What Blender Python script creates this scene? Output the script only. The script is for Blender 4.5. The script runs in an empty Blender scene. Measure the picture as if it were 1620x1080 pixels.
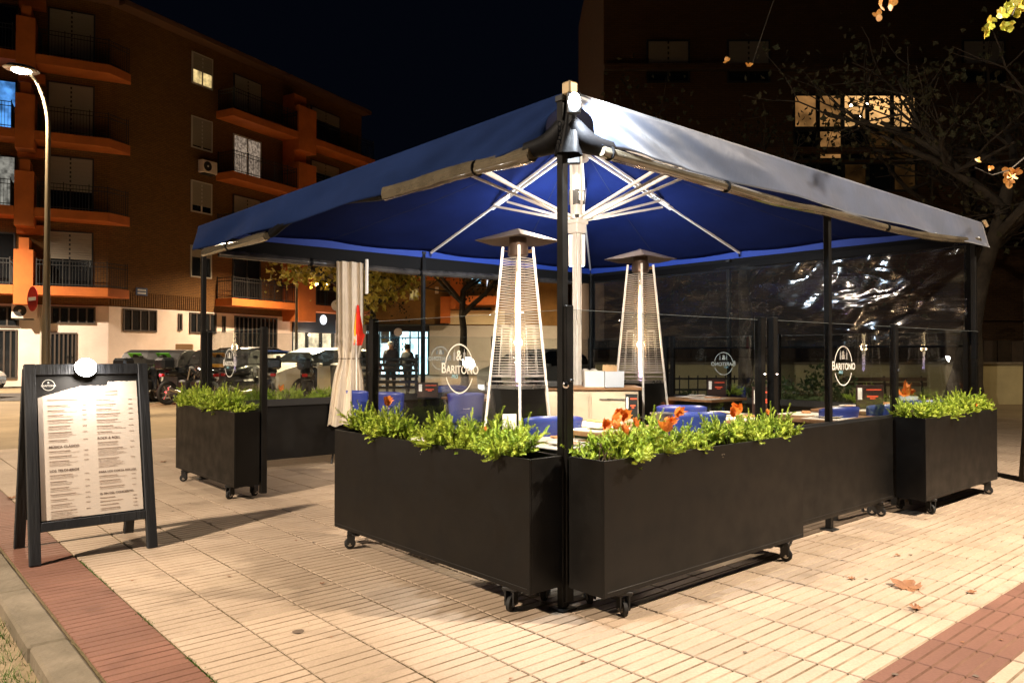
import bpy, math, random
import numpy as np
from mathutils import Vector, Matrix, noise
random.seed(7)
S = bpy.context.scene
COL = S.collection
PI = math.pi
# ------------------------------------------------------------------ camera
cam_d = bpy.data.cameras.new('camera'); cam = bpy.data.objects.new('camera', cam_d); COL.objects.link(cam)
cam.location = (0, 0, 1.25); cam.rotation_euler = (math.radians(90.95), 0, 0)
cam_d.sensor_width = 36; cam_d.lens = 26.85; cam_d.clip_start = .05; cam_d.clip_end = 600
S.camera = cam
# ------------------------------------------------------------------ world: clear night sky
w = bpy.data.worlds.new('World'); S.world = w; w.use_nodes = True
bg = w.node_tree.nodes['Background']; bg.inputs[0].default_value = (.30, .45, 1, 1); bg.inputs[1].default_value = .003
S.view_settings.view_transform = 'Standard'; S.view_settings.look = 'None'
S.view_settings.exposure = 0; S.view_settings.gamma = 1; S.view_settings.use_curve_mapping = False
cy = S.cycles
cy.use_denoising = True; cy.max_bounces = 7; cy.diffuse_bounces = 3; cy.glossy_bounces = 3; cy.transmission_bounces = 4
cy.transparent_max_bounces = 24; cy.caustics_reflective = False; cy.caustics_refractive = False; cy.sample_clamp_indirect = 4
cy.use_light_tree = True
WARM = (1, .80, .56); PEACH = (1, .84, .68); COOL = (.80, .90, 1)

# ------------------------------------------------------------------ the terrace's own frame (its corner post is the origin)
C0 = Vector((.285, 3.75, 0)); ANG = math.radians(40.97)
U = Vector((math.cos(ANG), math.sin(ANG), 0)); V = Vector((-math.sin(ANG), math.cos(ANG), 0))
def W(u, v, z=0): return C0 + U * u + V * v + Vector((0, 0, z))
def FR(o, rz): return Matrix.Translation(Vector(o)) @ Matrix.Rotation(rz, 4, 'Z')
TENT = FR(C0, ANG)

# ------------------------------------------------------------------ materials
MATS = {}
def mat(name, col=(.5, .5, .5), rough=.6, metal=0, var=0, vs=4, bump=0, bs=30, emit=None, es=0, coat=0, col2=None, coord='Object', spec=.5, stretch=None, sheen=0, trans=0, detail=6, rv=0):
    if name in MATS: return MATS[name]
    m = bpy.data.materials.new(name); m.use_nodes = True; nt = m.node_tree; N = nt.nodes; L = nt.links
    b = N['Principled BSDF']; b.inputs['Base Color'].default_value = (*col, 1); b.inputs['Roughness'].default_value = rough
    b.inputs['Metallic'].default_value = metal; b.inputs['Coat Weight'].default_value = coat; b.inputs['Specular IOR Level'].default_value = spec
    b.inputs['Sheen Weight'].default_value = sheen; b.inputs['Transmission Weight'].default_value = trans
    if emit: b.inputs['Emission Color'].default_value = (*emit, 1); b.inputs['Emission Strength'].default_value = es
    if var or bump or col2 or rv:
        tc = N.new('ShaderNodeTexCoord'); out = tc.outputs[coord]
        if coord == 'World': pass
        if stretch:
            mp = N.new('ShaderNodeMapping'); mp.inputs['Scale'].default_value = stretch; L.new(out, mp.inputs[0]); out = mp.outputs[0]
    if var or col2:
        nz = N.new('ShaderNodeTexNoise'); nz.inputs['Scale'].default_value = vs; nz.inputs['Detail'].default_value = detail; nz.inputs['Roughness'].default_value = .65
        L.new(out, nz.inputs['Vector'])
        cr = N.new('ShaderNodeValToRGB'); L.new(nz.outputs[0], cr.inputs[0])
        cr.color_ramp.elements[0].position = .35; cr.color_ramp.elements[1].position = .65
        c2 = col2 if col2 else tuple(min(1, c * (1 + var)) for c in col)
        c1 = col if col2 else tuple(c * (1 - var) for c in col)
        cr.color_ramp.elements[0].color = (*c1, 1); cr.color_ramp.elements[1].color = (*c2, 1)
        L.new(cr.outputs[0], b.inputs['Base Color'])
    if rv:
        nr = N.new('ShaderNodeTexNoise'); nr.inputs['Scale'].default_value = 7; nr.inputs['Detail'].default_value = 8; L.new(out, nr.inputs['Vector'])
        mr = N.new('ShaderNodeMapRange'); mr.inputs[1].default_value = .3; mr.inputs[2].default_value = .7
        mr.inputs[3].default_value = max(0, rough - rv); mr.inputs[4].default_value = min(1, rough + rv); L.new(nr.outputs[0], mr.inputs[0]); L.new(mr.outputs[0], b.inputs['Roughness'])
    if bump:
        n2 = N.new('ShaderNodeTexNoise'); n2.inputs['Scale'].default_value = bs; n2.inputs['Detail'].default_value = 5; L.new(out, n2.inputs['Vector'])
        bp = N.new('ShaderNodeBump'); bp.inputs['Strength'].default_value = bump; bp.inputs['Distance'].default_value = .02
        L.new(n2.outputs[0], bp.inputs['Height']); L.new(bp.outputs[0], b.inputs['Normal'])
    MATS[name] = m; return m
def emis(name, col, s, tex=None):
    if name in MATS: return MATS[name]
    m = bpy.data.materials.new(name); m.use_nodes = True; N = m.node_tree.nodes; N.clear()
    o = N.new('ShaderNodeOutputMaterial'); e = N.new('ShaderNodeEmission'); e.inputs[0].default_value = (*col, 1); e.inputs[1].default_value = s
    if tex:
        tc = N.new('ShaderNodeTexCoord'); nz = N.new('ShaderNodeTexNoise'); nz.inputs['Scale'].default_value = tex; nz.inputs['Detail'].default_value = 3
        mr = N.new('ShaderNodeMapRange'); mr.inputs[1].default_value = .35; mr.inputs[2].default_value = .65; mr.inputs[3].default_value = s * .35; mr.inputs[4].default_value = s * 1.3
        m.node_tree.links.new(tc.outputs['Object'], nz.inputs[0]); m.node_tree.links.new(nz.outputs[0], mr.inputs[0]); m.node_tree.links.new(mr.outputs[0], e.inputs[1])
    m.node_tree.links.new(e.outputs[0], o.inputs[0]); MATS[name] = m; return m
def glass(name, tint=(1, 1, 1), rough=0, bump=0, bs=3, base=.04, stretch=(1, 1, 1), haze=0, hcol=(.5, .5, .5)):
    if name in MATS: return MATS[name]
    m = bpy.data.materials.new(name); m.use_nodes = True; nt = m.node_tree; N = nt.nodes; L = nt.links; N.clear()
    o = N.new('ShaderNodeOutputMaterial'); t = N.new('ShaderNodeBsdfTransparent'); t.inputs[0].default_value = (*tint, 1)
    g = N.new('ShaderNodeBsdfGlossy'); g.inputs['Roughness'].default_value = rough
    lw = N.new('ShaderNodeFresnel'); ge = N.new('ShaderNodeNewGeometry'); ir = N.new('ShaderNodeMapRange'); ir.inputs[3].default_value = 1.5; ir.inputs[4].default_value = 1 / 1.5
    L.new(ge.outputs['Backfacing'], ir.inputs[0]); L.new(ir.outputs[0], lw.inputs[0])
    ad = N.new('ShaderNodeMath'); ad.operation = 'ADD'; ad.inputs[1].default_value = base - .04; ad.use_clamp = True; L.new(lw.outputs[0], ad.inputs[0])
    mx = N.new('ShaderNodeMixShader'); L.new(ad.outputs[0], mx.inputs[0]); L.new(t.outputs[0], mx.inputs[1]); L.new(g.outputs[0], mx.inputs[2])
    fin = mx
    if bump:
        tc = N.new('ShaderNodeTexCoord'); mp = N.new('ShaderNodeMapping'); mp.inputs['Scale'].default_value = stretch; L.new(tc.outputs['Object'], mp.inputs[0])
        nz = N.new('ShaderNodeTexNoise'); nz.inputs['Scale'].default_value = bs; nz.inputs['Detail'].default_value = 2.2; nz.inputs['Distortion'].default_value = 1.0; L.new(mp.outputs[0], nz.inputs[0])
        bp = N.new('ShaderNodeBump'); bp.inputs['Strength'].default_value = bump; bp.inputs['Distance'].default_value = .05; L.new(nz.outputs[0], bp.inputs['Height'])
        L.new(bp.outputs[0], g.inputs['Normal']); L.new(bp.outputs[0], lw.inputs['Normal'])
    if haze:
        d = N.new('ShaderNodeBsdfDiffuse'); d.inputs[0].default_value = (*hcol, 1)
        m2 = N.new('ShaderNodeMixShader'); m2.inputs[0].default_value = haze; L.new(mx.outputs[0], m2.inputs[1]); L.new(d.outputs[0], m2.inputs[2]); fin = m2
    L.new(fin.outputs[0], o.inputs[0]); MATS[name] = m; return m

M_BLACK = mat('black_powder_coated_steel', (.0042, .0038, .0034), .44, 0, var=.15, vs=3, bump=.08, bs=220, rv=.10, spec=.26)
M_BLACKM = mat('black_matt_metal', (.012, .012, .012), .5)
M_RUBBER = mat('black_rubber', (.012, .012, .012), .75)
M_STEEL = mat('brushed_steel', (.55, .52, .48), .3, .9, rv=.1)
M_ALU = mat('painted_aluminium', (.74, .71, .67), .45, 0, var=.06, vs=6)
M_CHROME = mat('chrome', (.7, .7, .7), .12, 1)
M_WOODK = mat('black_painted_wood', (.012, .014, .018), .55, bump=.3, bs=60, stretch=(1, 1, .1), rv=.12)
M_SOIL = mat('dark_potting_soil', (.03, .02, .012), .95, bump=.8, bs=60)
def scuffs(m, amt=.05):
    nt = m.node_tree; N = nt.nodes; L = nt.links; b = N['Principled BSDF']; src = b.inputs['Base Color'].links[0].from_socket
    tc = N.new('ShaderNodeTexCoord'); n = N.new('ShaderNodeTexNoise'); n.inputs['Scale'].default_value = 38; n.inputs['Detail'].default_value = 2; L.new(tc.outputs['Object'], n.inputs[0])
    n2 = N.new('ShaderNodeTexNoise'); n2.inputs['Scale'].default_value = 2.3; n2.inputs['Detail'].default_value = 6; L.new(tc.outputs['Object'], n2.inputs[0])
    r = N.new('ShaderNodeMapRange'); r.inputs[1].default_value = .73; r.inputs[2].default_value = .78; r.inputs[4].default_value = .8; L.new(n.outputs[0], r.inputs[0])
    r2 = N.new('ShaderNodeMapRange'); r2.inputs[1].default_value = .45; r2.inputs[2].default_value = .8; r2.inputs[4].default_value = .18; L.new(n2.outputs[0], r2.inputs[0])
    a = N.new('ShaderNodeMath'); a.operation = 'ADD'; a.use_clamp = True; L.new(r.outputs[0], a.inputs[0]); L.new(r2.outputs[0], a.inputs[1])
    mx = N.new('ShaderNodeMix'); mx.data_type = 'RGBA'; L.new(a.outputs[0], mx.inputs['Factor']); L.new(src, mx.inputs['A']); mx.inputs['B'].default_value = (amt, amt * .85, amt * .65, 1); L.new(mx.outputs['Result'], b.inputs['Base Color'])
scuffs(M_BLACK, .014)
M_GLASS = glass('screen_glass', (.93, .95, .95), .0, base=.05)
M_FILM = glass('clear_pvc_film', (.86, .86, .84), .09, bump=.8, bs=.8, base=.075, stretch=(1, .8, 4.0), haze=.016)
M_ROLL = mat('rolled_pvc_film', (.075, .062, .042), .14, 0, var=.35, vs=3, coat=1)
M_ROLLF = mat('rolled_pvc_film_grey', (.045, .042, .04), .2, 0, var=.5, vs=5, bump=.3, bs=5, coat=.6)
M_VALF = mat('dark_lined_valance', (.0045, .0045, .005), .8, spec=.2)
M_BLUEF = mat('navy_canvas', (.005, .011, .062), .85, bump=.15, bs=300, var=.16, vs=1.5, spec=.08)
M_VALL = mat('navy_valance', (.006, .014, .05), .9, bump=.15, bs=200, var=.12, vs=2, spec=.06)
M_VALR = mat('navy_valance_lit_tone', (.022, .036, .075), .42, bump=.35, bs=5, var=.2, vs=3, coat=.22, spec=.6, sheen=.4)  # same navy cloth; glare on the right side put into a paler colour
M_BLUEP = mat('blue_chair_plastic', (.022, .04, .22), .38, rv=.08)
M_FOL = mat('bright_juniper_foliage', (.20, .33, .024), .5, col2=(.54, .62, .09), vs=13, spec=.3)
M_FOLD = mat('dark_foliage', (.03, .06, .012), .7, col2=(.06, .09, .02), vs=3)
M_STEM = mat('brown_stem', (.09, .06, .03), .8)
M_DRY = mat('dry_orange_leaf', (.62, .14, .012), .6, col2=(.75, .26, .03), vs=20)
M_WHITE = mat('white_print', (.75, .74, .70), .5)
M_PAPER = mat('white_paper', (.72, .68, .62), .7, var=.04, vs=8)
M_WOOD = mat('brown_table_wood', (.24, .12, .055), .4, col2=(.34, .19, .09), vs=5, stretch=(1, 8, 1))
M_CREAM = mat('cream_painted_panel', (.62, .52, .38), .5, var=.05, vs=3)

# ------------------------------------------------------------------ mesh building
def wm(o):
    m = o.matrix_basis.copy()
    while o.parent: o = o.parent; m = o.matrix_basis @ m
    return m
class MB:
    def __init__(s, f=None): s.v = []; s.f = []; s.m = []; s.F = f or Matrix.Identity(4)
    def add(s, vs, fs, mi=0, T=None):
        n = len(s.v); M = s.F @ T if T is not None else s.F
        s.v += [tuple(M @ Vector(p)) for p in vs]; s.f += [tuple(n + i for i in f) for f in fs]; s.m += [mi] * len(fs); return s
    def box(s, x0, x1, y0, y1, z0, z1, mi=0, T=None):
        return s.add([(x0, y0, z0), (x1, y0, z0), (x1, y1, z0), (x0, y1, z0), (x0, y0, z1), (x1, y0, z1), (x1, y1, z1), (x0, y1, z1)],
                     [(0, 3, 2, 1), (4, 5, 6, 7), (0, 1, 5, 4), (1, 2, 6, 5), (2, 3, 7, 6), (3, 0, 4, 7)], mi, T)
    def bbox(s, x0, x1, y0, y1, z0, z1, b=.005, mi=0, T=None):
        """box with chamfered edges"""
        vs = []; fs = []
        X = (x0, x1); Y = (y0, y1); Z = (z0, z1); idx = {}
        for i in (0, 1):
            for j in (0, 1):
                for k in (0, 1):
                    si, sj, sk = (1 - 2 * i) * b, (1 - 2 * j) * b, (1 - 2 * k) * b
                    for a, p in enumerate(((X[i], Y[j] + sj, Z[k] + sk), (X[i] + si, Y[j], Z[k] + sk), (X[i] + si, Y[j] + sj, Z[k]))):
                        idx[i, j, k, a] = len(vs); vs.append(p)
        g = lambda i, j, k, a: idx[i, j, k, a]
        for i in (0, 1): q = [g(i, 0, 0, 0), g(i, 1, 0, 0), g(i, 1, 1, 0), g(i, 0, 1, 0)]; fs.append(q if i else q[::-1])
        for j in (0, 1): q = [g(0, j, 0, 1), g(0, j, 1, 1), g(1, j, 1, 1), g(1, j, 0, 1)]; fs.append(q if j else q[::-1])
        for k in (0, 1): q = [g(0, 0, k, 2), g(1, 0, k, 2), g(1, 1, k, 2), g(0, 1, k, 2)]; fs.append(q if k else q[::-1])
        for i in (0, 1):
            for j in (0, 1): q = [g(i, j, 0, 0), g(i, j, 0, 1), g(i, j, 1, 1), g(i, j, 1, 0)]; fs.append(q if (i + j) % 2 else q[::-1])
        for i in (0, 1):
            for k in (0, 1): q = [g(i, 0, k, 0), g(i, 1, k, 0), g(i, 1, k, 2), g(i, 0, k, 2)]; fs.append(q if (i + k) % 2 else q[::-1])
        for j in (0, 1):
            for k in (0, 1): q = [g(0, j, k, 1), g(0, j, k, 2), g(1, j, k, 2), g(1, j, k, 1)]; fs.append(q if (j + k) % 2 else q[::-1])
        for i in (0, 1):
            for j in (0, 1):
                for k in (0, 1): q = [g(i, j, k, 0), g(i, j, k, 1), g(i, j, k, 2)]; fs.append(q if (i + j + k) % 2 else q[::-1])
        return s.add(vs, fs, mi, T)
    def tube(s, pts, r, n=8, mi=0, cap=True, T=None):
        pts = [Vector(p) for p in pts]; rs = r if isinstance(r, (list, tuple)) else [r] * len(pts)
        vs = []; fs = []; up = Vector((0, 0, 1)); prev = None
        for i, p in enumerate(pts):
            d = (pts[min(i + 1, len(pts) - 1)] - pts[max(i - 1, 0)]).normalized()
            if prev is None: a = d.cross(up if abs(d.z) < .9 else Vector((1, 0, 0))).normalized()
            else: a = (prev - d * prev.dot(d)).normalized()
            prev = a; b = d.cross(a)
            for k in range(n):
                t = 2 * PI * (k + .5) / n; vs.append(tuple(p + (a * math.cos(t) + b * math.sin(t)) * rs[i]))
        for i in range(len(pts) - 1):
            for k in range(n): fs.append((i * n + k, i * n + (k + 1) % n, (i + 1) * n + (k + 1) % n, (i + 1) * n + k))
        if cap: fs += [tuple(range(n))[::-1], tuple(range((len(pts) - 1) * n, len(pts) * n))]
        return s.add(vs, fs, mi, T)
    def bar(s, a, b, wx, wz=None, mi=0): return s.tube([a, b], wx * .7071, 4, mi)
    def lathe(s, prof, n=16, mi=0, T=None):
        vs = []; fs = []
        for r, z in prof:
            for k in range(n): t = 2 * PI * k / n; vs.append((r * math.cos(t), r * math.sin(t), z))
        for i in range(len(prof) - 1):
            for k in range(n): fs.append((i * n + k, i * n + (k + 1) % n, (i + 1) * n + (k + 1) % n, (i + 1) * n + k))
        fs += [tuple(range(n))[::-1], tuple(range((len(prof) - 1) * n, len(prof) * n))]
        return s.add(vs, fs, mi, T)
    def prism(s, poly, h0, h1, mi=0, T=None):
        """polygon in XZ extruded along Y"""
        n = len(poly); vs = [(x, h0, z) for x, z in poly] + [(x, h1, z) for x, z in poly]
        fs = [tuple(range(n)), tuple(range(2 * n - 1, n - 1, -1))] + [(i, n + i, n + (i + 1) % n, (i + 1) % n) for i in range(n)]
        return s.add(vs, fs, mi, T)
    def grid(s, fn, nu, nv, mi=0, T=None):
        vs = [fn(i / nu, j / nv) for j in range(nv + 1) for i in range(nu + 1)]
        fs = [(j * (nu + 1) + i, j * (nu + 1) + i + 1, (j + 1) * (nu + 1) + i + 1, (j + 1) * (nu + 1) + i) for j in range(nv) for i in range(nu)]
        return s.add(vs, fs, mi, T)
    def mesh(s, name, mats, smooth=False):
        me = bpy.data.meshes.new(name); me.from_pydata(s.v, [], s.f)
        for m in (mats if isinstance(mats, (list, tuple)) else [mats]): me.materials.append(m)
        me.polygons.foreach_set('material_index', s.m)
        if smooth:
            me.polygons.foreach_set('use_smooth', [True] * len(s.f))
            try: me.set_sharp_from_angle(angle=math.radians(38))
            except Exception: pass
        me.update(); return me
    def build(s, name, mats, parent=None, smooth=False, local=False, bevel=0, thick=0):
        if parent is None:
            xs = np.array(s.v); o0 = Vector(((xs[:, 0].min() + xs[:, 0].max()) / 2, (xs[:, 1].min() + xs[:, 1].max()) / 2, xs[:, 2].min()))
            s.v = [tuple(Vector(p) - o0) for p in s.v]
        elif not local:
            I = wm(parent).inverted(); s.v = [tuple(I @ Vector(p)) for p in s.v]
        o = bpy.data.objects.new(name, s.mesh(name, mats, smooth)); COL.objects.link(o)
        if parent is None: o.location = o0
        else: o.parent = parent
        if bevel:
            b = o.modifiers.new('bevel', 'BEVEL'); b.width = bevel; b.segments = 2; b.limit_method = 'ANGLE'
        if thick:
            b = o.modifiers.new('thickness', 'SOLIDIFY'); b.thickness = thick; b.offset = 0
        return o
def tag(o, label=None, cat=None, group=None, kind=None):
    if label: o['label'] = label
    if cat: o['category'] = cat
    if group: o['group'] = group
    if kind: o['kind'] = kind
    return o
def thing(name, loc, rz=0, label=None, cat=None, group=None):
    o = bpy.data.objects.new(name, None); COL.objects.link(o); o.empty_display_size = .2
    o.location = loc; o.rotation_euler = (0, 0, rz); return tag(o, label, cat, group)
def copy_tree(o, parent=None):
    c = o.copy(); COL.objects.link(c); c.parent = parent
    for ch in [x for x in o.children]: copy_tree(ch, c)
    return c
def clone(o, loc, rz, label, group=None, scale=None):
    c = copy_tree(o); c.location = loc; c.rotation_euler = (0, 0, rz); c['label'] = label
    if group: c['group'] = group
    if scale: c.scale = scale
    return c
def light(kind, loc, power, col=WARM, r=.05, parent=None, aim=None, angle=150, blend=.5, size=None):
    d = bpy.data.lights.new('lamp_light', kind); d.energy = power; d.color = col
    if kind == 'AREA':
        d.shape = 'RECTANGLE'; d.size = size[0]; d.size_y = size[1]
    else: d.shadow_soft_size = r
    if kind == 'SPOT': d.spot_size = math.radians(angle); d.spot_blend = blend
    o = bpy.data.objects.new('lamp_light', d); COL.objects.link(o)
    M = Matrix.Translation(Vector(loc))
    if aim is not None: M = M @ (Vector(aim) - Vector(loc)).to_track_quat('-Z', 'Y').to_matrix().to_4x4()
    if parent is not None: o.parent = parent; M = wm(parent).inverted() @ M
    o.matrix_basis = M
    return o
TXT = {}
def text(name, s, size, M, m, parent=None, ext=.0006, align='CENTER'):
    c = bpy.data.curves.new(name, 'FONT'); c.body = s; c.size = size; c.offset = size * .012; c.extrude = ext; c.align_x = align; c.align_y = 'CENTER'
    key = (s, size, ext, align, m.name)
    if key not in TXT:
        t_ = bpy.data.objects.new(name, c); COL.objects.link(t_); me = bpy.data.meshes.new_from_object(t_.evaluated_get(bpy.context.evaluated_depsgraph_get())); bpy.data.objects.remove(t_)
        me.name = name; me.materials.clear(); me.materials.append(m); TXT[key] = me
    o = bpy.data.objects.new(name, TXT[key]); COL.objects.link(o)
    if parent is not None: o.parent = parent
    o.matrix_basis = M; return o
def upright(x, y, z, rz=0):
    """text matrix: reads along local x, faces -y"""
    return Matrix.Translation((x, y, z)) @ Matrix.Rotation(rz, 4, 'Z') @ Matrix.Rotation(PI / 2, 4, 'X')

exec_order = []
# ================================================================== LARGE STRUCTURE
# ---- ground
M_GROUND = mat('sandy_worn_asphalt', (.20, .15, .085), .85, col2=(.30, .23, .14), vs=.7, bump=.5, bs=14, coord='Object', detail=10)
MB().grid(lambda a, b: ((a - .5) * 500, (b - .5) * 500 + 100, -.06), 40, 40).build('ground', M_GROUND)['kind'] = 'structure'
M_ROAD = mat('street_asphalt', (.055, .05, .045), .8, var=.3, vs=2, bump=.4, bs=30)
MB(FR((-8.2, 22.6, 0), math.radians(12))).box(-30, 40, 0, 4.6, -.05, -.045).build('road', M_ROAD)['kind'] = 'structure'
M_KERB = mat('grey_kerb_stone', (.11, .09, .06), .85, col2=(.19, .155, .11), vs=3, bump=.5, bs=25)

# ---- pavement with tiles
M_BED = mat('joint_mortar', (.17, .12, .065), .95, col2=(.12, .10, .04), vs=1.6, bump=.8, bs=50)
pav = MB(TENT).grid(lambda a, b: (-1.93 + a * 16.6, -6 + b * 15.3, -.012 if 1 else 0), 12, 12).build('pavement', M_BED); pav['kind'] = 'structure'
MB(TENT).box(-1.93, 14.67, -6, 9.3, -.058, -.014).build('pavement_edge', M_KERB, pav)
def tile_mat(name, base, alt, rnd):
    m = bpy.data.materials.new(name); m.use_nodes = True; nt = m.node_tree; N = nt.nodes; L = nt.links; b = N['Principled BSDF']
    g = N.new('ShaderNodeNewGeometry')
    n1 = N.new('ShaderNodeTexNoise'); n1.inputs['Scale'].default_value = 1.1; n1.inputs['Detail'].default_value = 9; n1.inputs['Roughness'].default_value = .62; L.new(g.outputs['Position'], n1.inputs[0])
    cr = N.new('ShaderNodeValToRGB'); cr.color_ramp.elements[0].position = .3; cr.color_ramp.elements[1].position = .72
    cr.color_ramp.elements[0].color = (*alt, 1); cr.color_ramp.elements[1].color = (*base, 1); L.new(n1.outputs[0], cr.inputs[0])
    if rnd == 'object':
        oi = N.new('ShaderNodeObjectInfo'); rs = oi.outputs['Random']
    else:
        at = N.new('ShaderNodeAttribute'); at.attribute_name = 'tone'; rs = at.outputs['Fac']
    mr = N.new('ShaderNodeMapRange'); mr.inputs[3].default_value = .88; mr.inputs[4].default_value = 1.08; L.new(rs, mr.inputs[0])
    mu = N.new('ShaderNodeVectorMath'); mu.operation = 'SCALE'; L.new(cr.outputs[0], mu.inputs[0]); L.new(mr.outputs[0], mu.inputs['Scale'])
    # fine speckle
    n2 = N.new('ShaderNodeTexNoise'); n2.inputs['Scale'].default_value = 90; n2.inputs['Detail'].default_value = 4; L.new(g.outputs['Position'], n2.inputs[0])
    m2 = N.new('ShaderNodeMapRange'); m2.inputs[1].default_value = .3; m2.inputs[2].default_value = .7; m2.inputs[3].default_value = .86; m2.inputs[4].default_value = 1.08; L.new(n2.outputs[0], m2.inputs[0])
    mv = N.new('ShaderNodeVectorMath'); mv.operation = 'SCALE'; L.new(mu.outputs[0], mv.inputs[0]); L.new(m2.outputs[0], mv.inputs['Scale'])
    # dark stains
    n3 = N.new('ShaderNodeTexNoise'); n3.inputs['Scale'].default_value = 3.3; n3.inputs['Detail'].default_value = 3; L.new(g.outputs['Position'], n3.inputs[0])
    m3 = N.new('ShaderNodeMapRange'); m3.inputs[1].default_value = .60; m3.inputs[2].default_value = .74; m3.inputs[3].default_value = 1; m3.inputs[4].default_value = .72; L.new(n3.outputs[0], m3.inputs[0])
    mw = N.new('ShaderNodeVectorMath'); mw.operation = 'SCALE'; L.new(mv.outputs[0], mw.inputs[0]); L.new(m3.outputs[0], mw.inputs['Scale'])
    L.new(mw.outputs[0], b.inputs['Base Color'])
    b.inputs['Roughness'].default_value = .62; b.inputs['Specular IOR Level'].default_value = .3
    bp = N.new('ShaderNodeBump'); bp.inputs['Strength'].default_value = .35; bp.inputs['Distance'].default_value = .004; L.new(n2.outputs[0], bp.inputs['Height']); L.new(bp.outputs[0], b.inputs['Normal'])
    return m
CREAMC = ((.47, .365, .275), (.34, .255, .18)); REDC = ((.215, .105, .075), (.155, .075, .052))
MT = {(k, r): tile_mat(k + '_tile_' + r, *(CREAMC if k == 'cream' else REDC), r) for k in ('cream', 'red') for r in ('object', 'mesh')}
TU, TV = .3175, .3125
def tile_geo():
    """ribbed paving tile: five bars with grooves between"""
    gu, gw, dp = .0042, .0078, .0085; vs = []; fs = []
    x0, x1 = -TU / 2 + gu, TU / 2 - gu; p = TV / 5; prof = []
    for k in range(5):
        a = -TV / 2 + k * p; prof += [(a + .0022, -dp), (a + gw, 0), (a + p - gw * .55, 0)]
    prof.append((TV / 2 - .0005, -dp))
    for y, z in prof: vs += [(x0, y, z - (.0 if z == 0 else 0)), (x0 + .003, y, z), (x1 - .003, y, z), (x1, y, z)]
    vs = [(x, y, (z if 0 < i % 4 < 3 else min(z, -.004))) for i, (x, y, z) in enumerate(vs)]
    n = len(prof)
    for i in range(n - 1):
        for k in range(3): fs.append((i * 4 + k, i * 4 + k + 1, (i + 1) * 4 + k + 1, (i + 1) * 4 + k))
    return vs, fs
tvs, tfs = tile_geo()
GM = [1 if (q // 3) % 3 != 1 else 0 for q in range(len(tfs))]
M_DIRT = mat('groove_dirt', (.15, .10, .055), .95, col2=(.44, .35, .25), vs=2.6, detail=5)
M_DIRTR = mat('red_groove_dirt', (.11, .05, .03), .95, col2=(.22, .12, .08), vs=2.6)
def mk_tile(m): me = bpy.data.meshes.new('paving_tile'); me.from_pydata(tvs, [], tfs); me.materials.append(m); me.materials.append(M_DIRT if 'cream' in m.name else M_DIRTR); me.polygons.foreach_set('material_index', GM); return me
tmesh = {'cream': mk_tile(MT['cream', 'object']), 'red': mk_tile(MT['red', 'object'])}
cells = []
for i in range(0, 52):
    u = -1.92 + TU * (i + .5) if i else -1.76
    for j in range(-19, 35):
        v = -1.61 + TV * (j + .5) + (0 if 1 else 0)
        P = W(u, v)
        if P.y < .9 or abs(P.x) > P.y * .72 + 3.2: continue
        if abs(P.x) > P.y * .68 + .25: under0 = 100
        else: under0 = 0
        red = (i == 0) or j == 0 or (i > 1 and j == -19)
        under = (-.22 < u < 5.2 and -.2 < v < 5.2 and P.y < 6.2 and P.x > -1.6)
        cells.append((P.y + under0 + (50 if under else 0), P, red, i, j))
cells.sort(key=lambda c: c[0])
rt = random.Random(3)
sv, sf, sm, st = [], [], [], []
for k, (d, P, red, i, j) in enumerate(cells):
    dz = rt.uniform(-.0012, .0012); rx, ry = rt.gauss(0, .0022), rt.gauss(0, .0022)
    if k < 296:
        o = bpy.data.objects.new('paving_tile', tmesh['red' if red else 'cream']); COL.objects.link(o); o.parent = pav
        o.matrix_basis = wm(pav).inverted() @ Matrix.Translation((P.x, P.y, dz)) @ Matrix.Rotation(ANG, 4, 'Z') @ Matrix.Rotation(rx, 4, 'X') @ Matrix.Rotation(ry, 4, 'Y')
    else:
        n = len(sv); M = Matrix.Translation((P.x, P.y, dz)) @ Matrix.Rotation(ANG, 4, 'Z')
        sv += [tuple(M @ Vector(q)) for q in tvs]; sf += [tuple(n + a for a in f) for f in tfs]; sm += [(3 if red else 2) if g_ else (1 if red else 0) for g_ in GM]; st += [rt.random()] * len(tfs)
me = bpy.data.meshes.new('paving_tiles'); I = wm(pav).inverted(); me.from_pydata([tuple(I @ Vector(p)) for p in sv], [], sf)
me.materials.append(MT['cream', 'mesh']); me.materials.append(MT['red', 'mesh']); me.materials.append(M_DIRT); me.materials.append(M_DIRTR); me.polygons.foreach_set('material_index', sm)
at = me.attributes.new('tone', 'FLOAT', 'FACE'); at.data.foreach_set('value', st)
o = bpy.data.objects.new('paving_tiles', me); COL.objects.link(o); o.parent = pav; o['kind'] = 'stuff'
gs = MB(); rg_ = random.Random(12)
for k in range(46):   # trodden chewing gum and oil spots
    u, v = rg_.uniform(-1.5, 4.5), rg_.uniform(-2.2, 4.5); s = rg_.uniform(.006, .017)
    if k == 0: u, v, s = -1.13, .60, .03
    P = W(u, v, .0022); n = 9
    gs.add([tuple(P)] + [tuple(P + Vector((s * math.cos(a * 2 * PI / n) * rg_.uniform(.7, 1.25), s * math.sin(a * 2 * PI / n) * rg_.uniform(.7, 1.25), 0))) for a in range(n)], [(0, 1 + a, 1 + (a + 1) % n) for a in range(n)])
gs.build('gum_spots', mat('old_gum', (.12, .085, .06), .8), pav)['kind'] = 'stuff'
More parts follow.
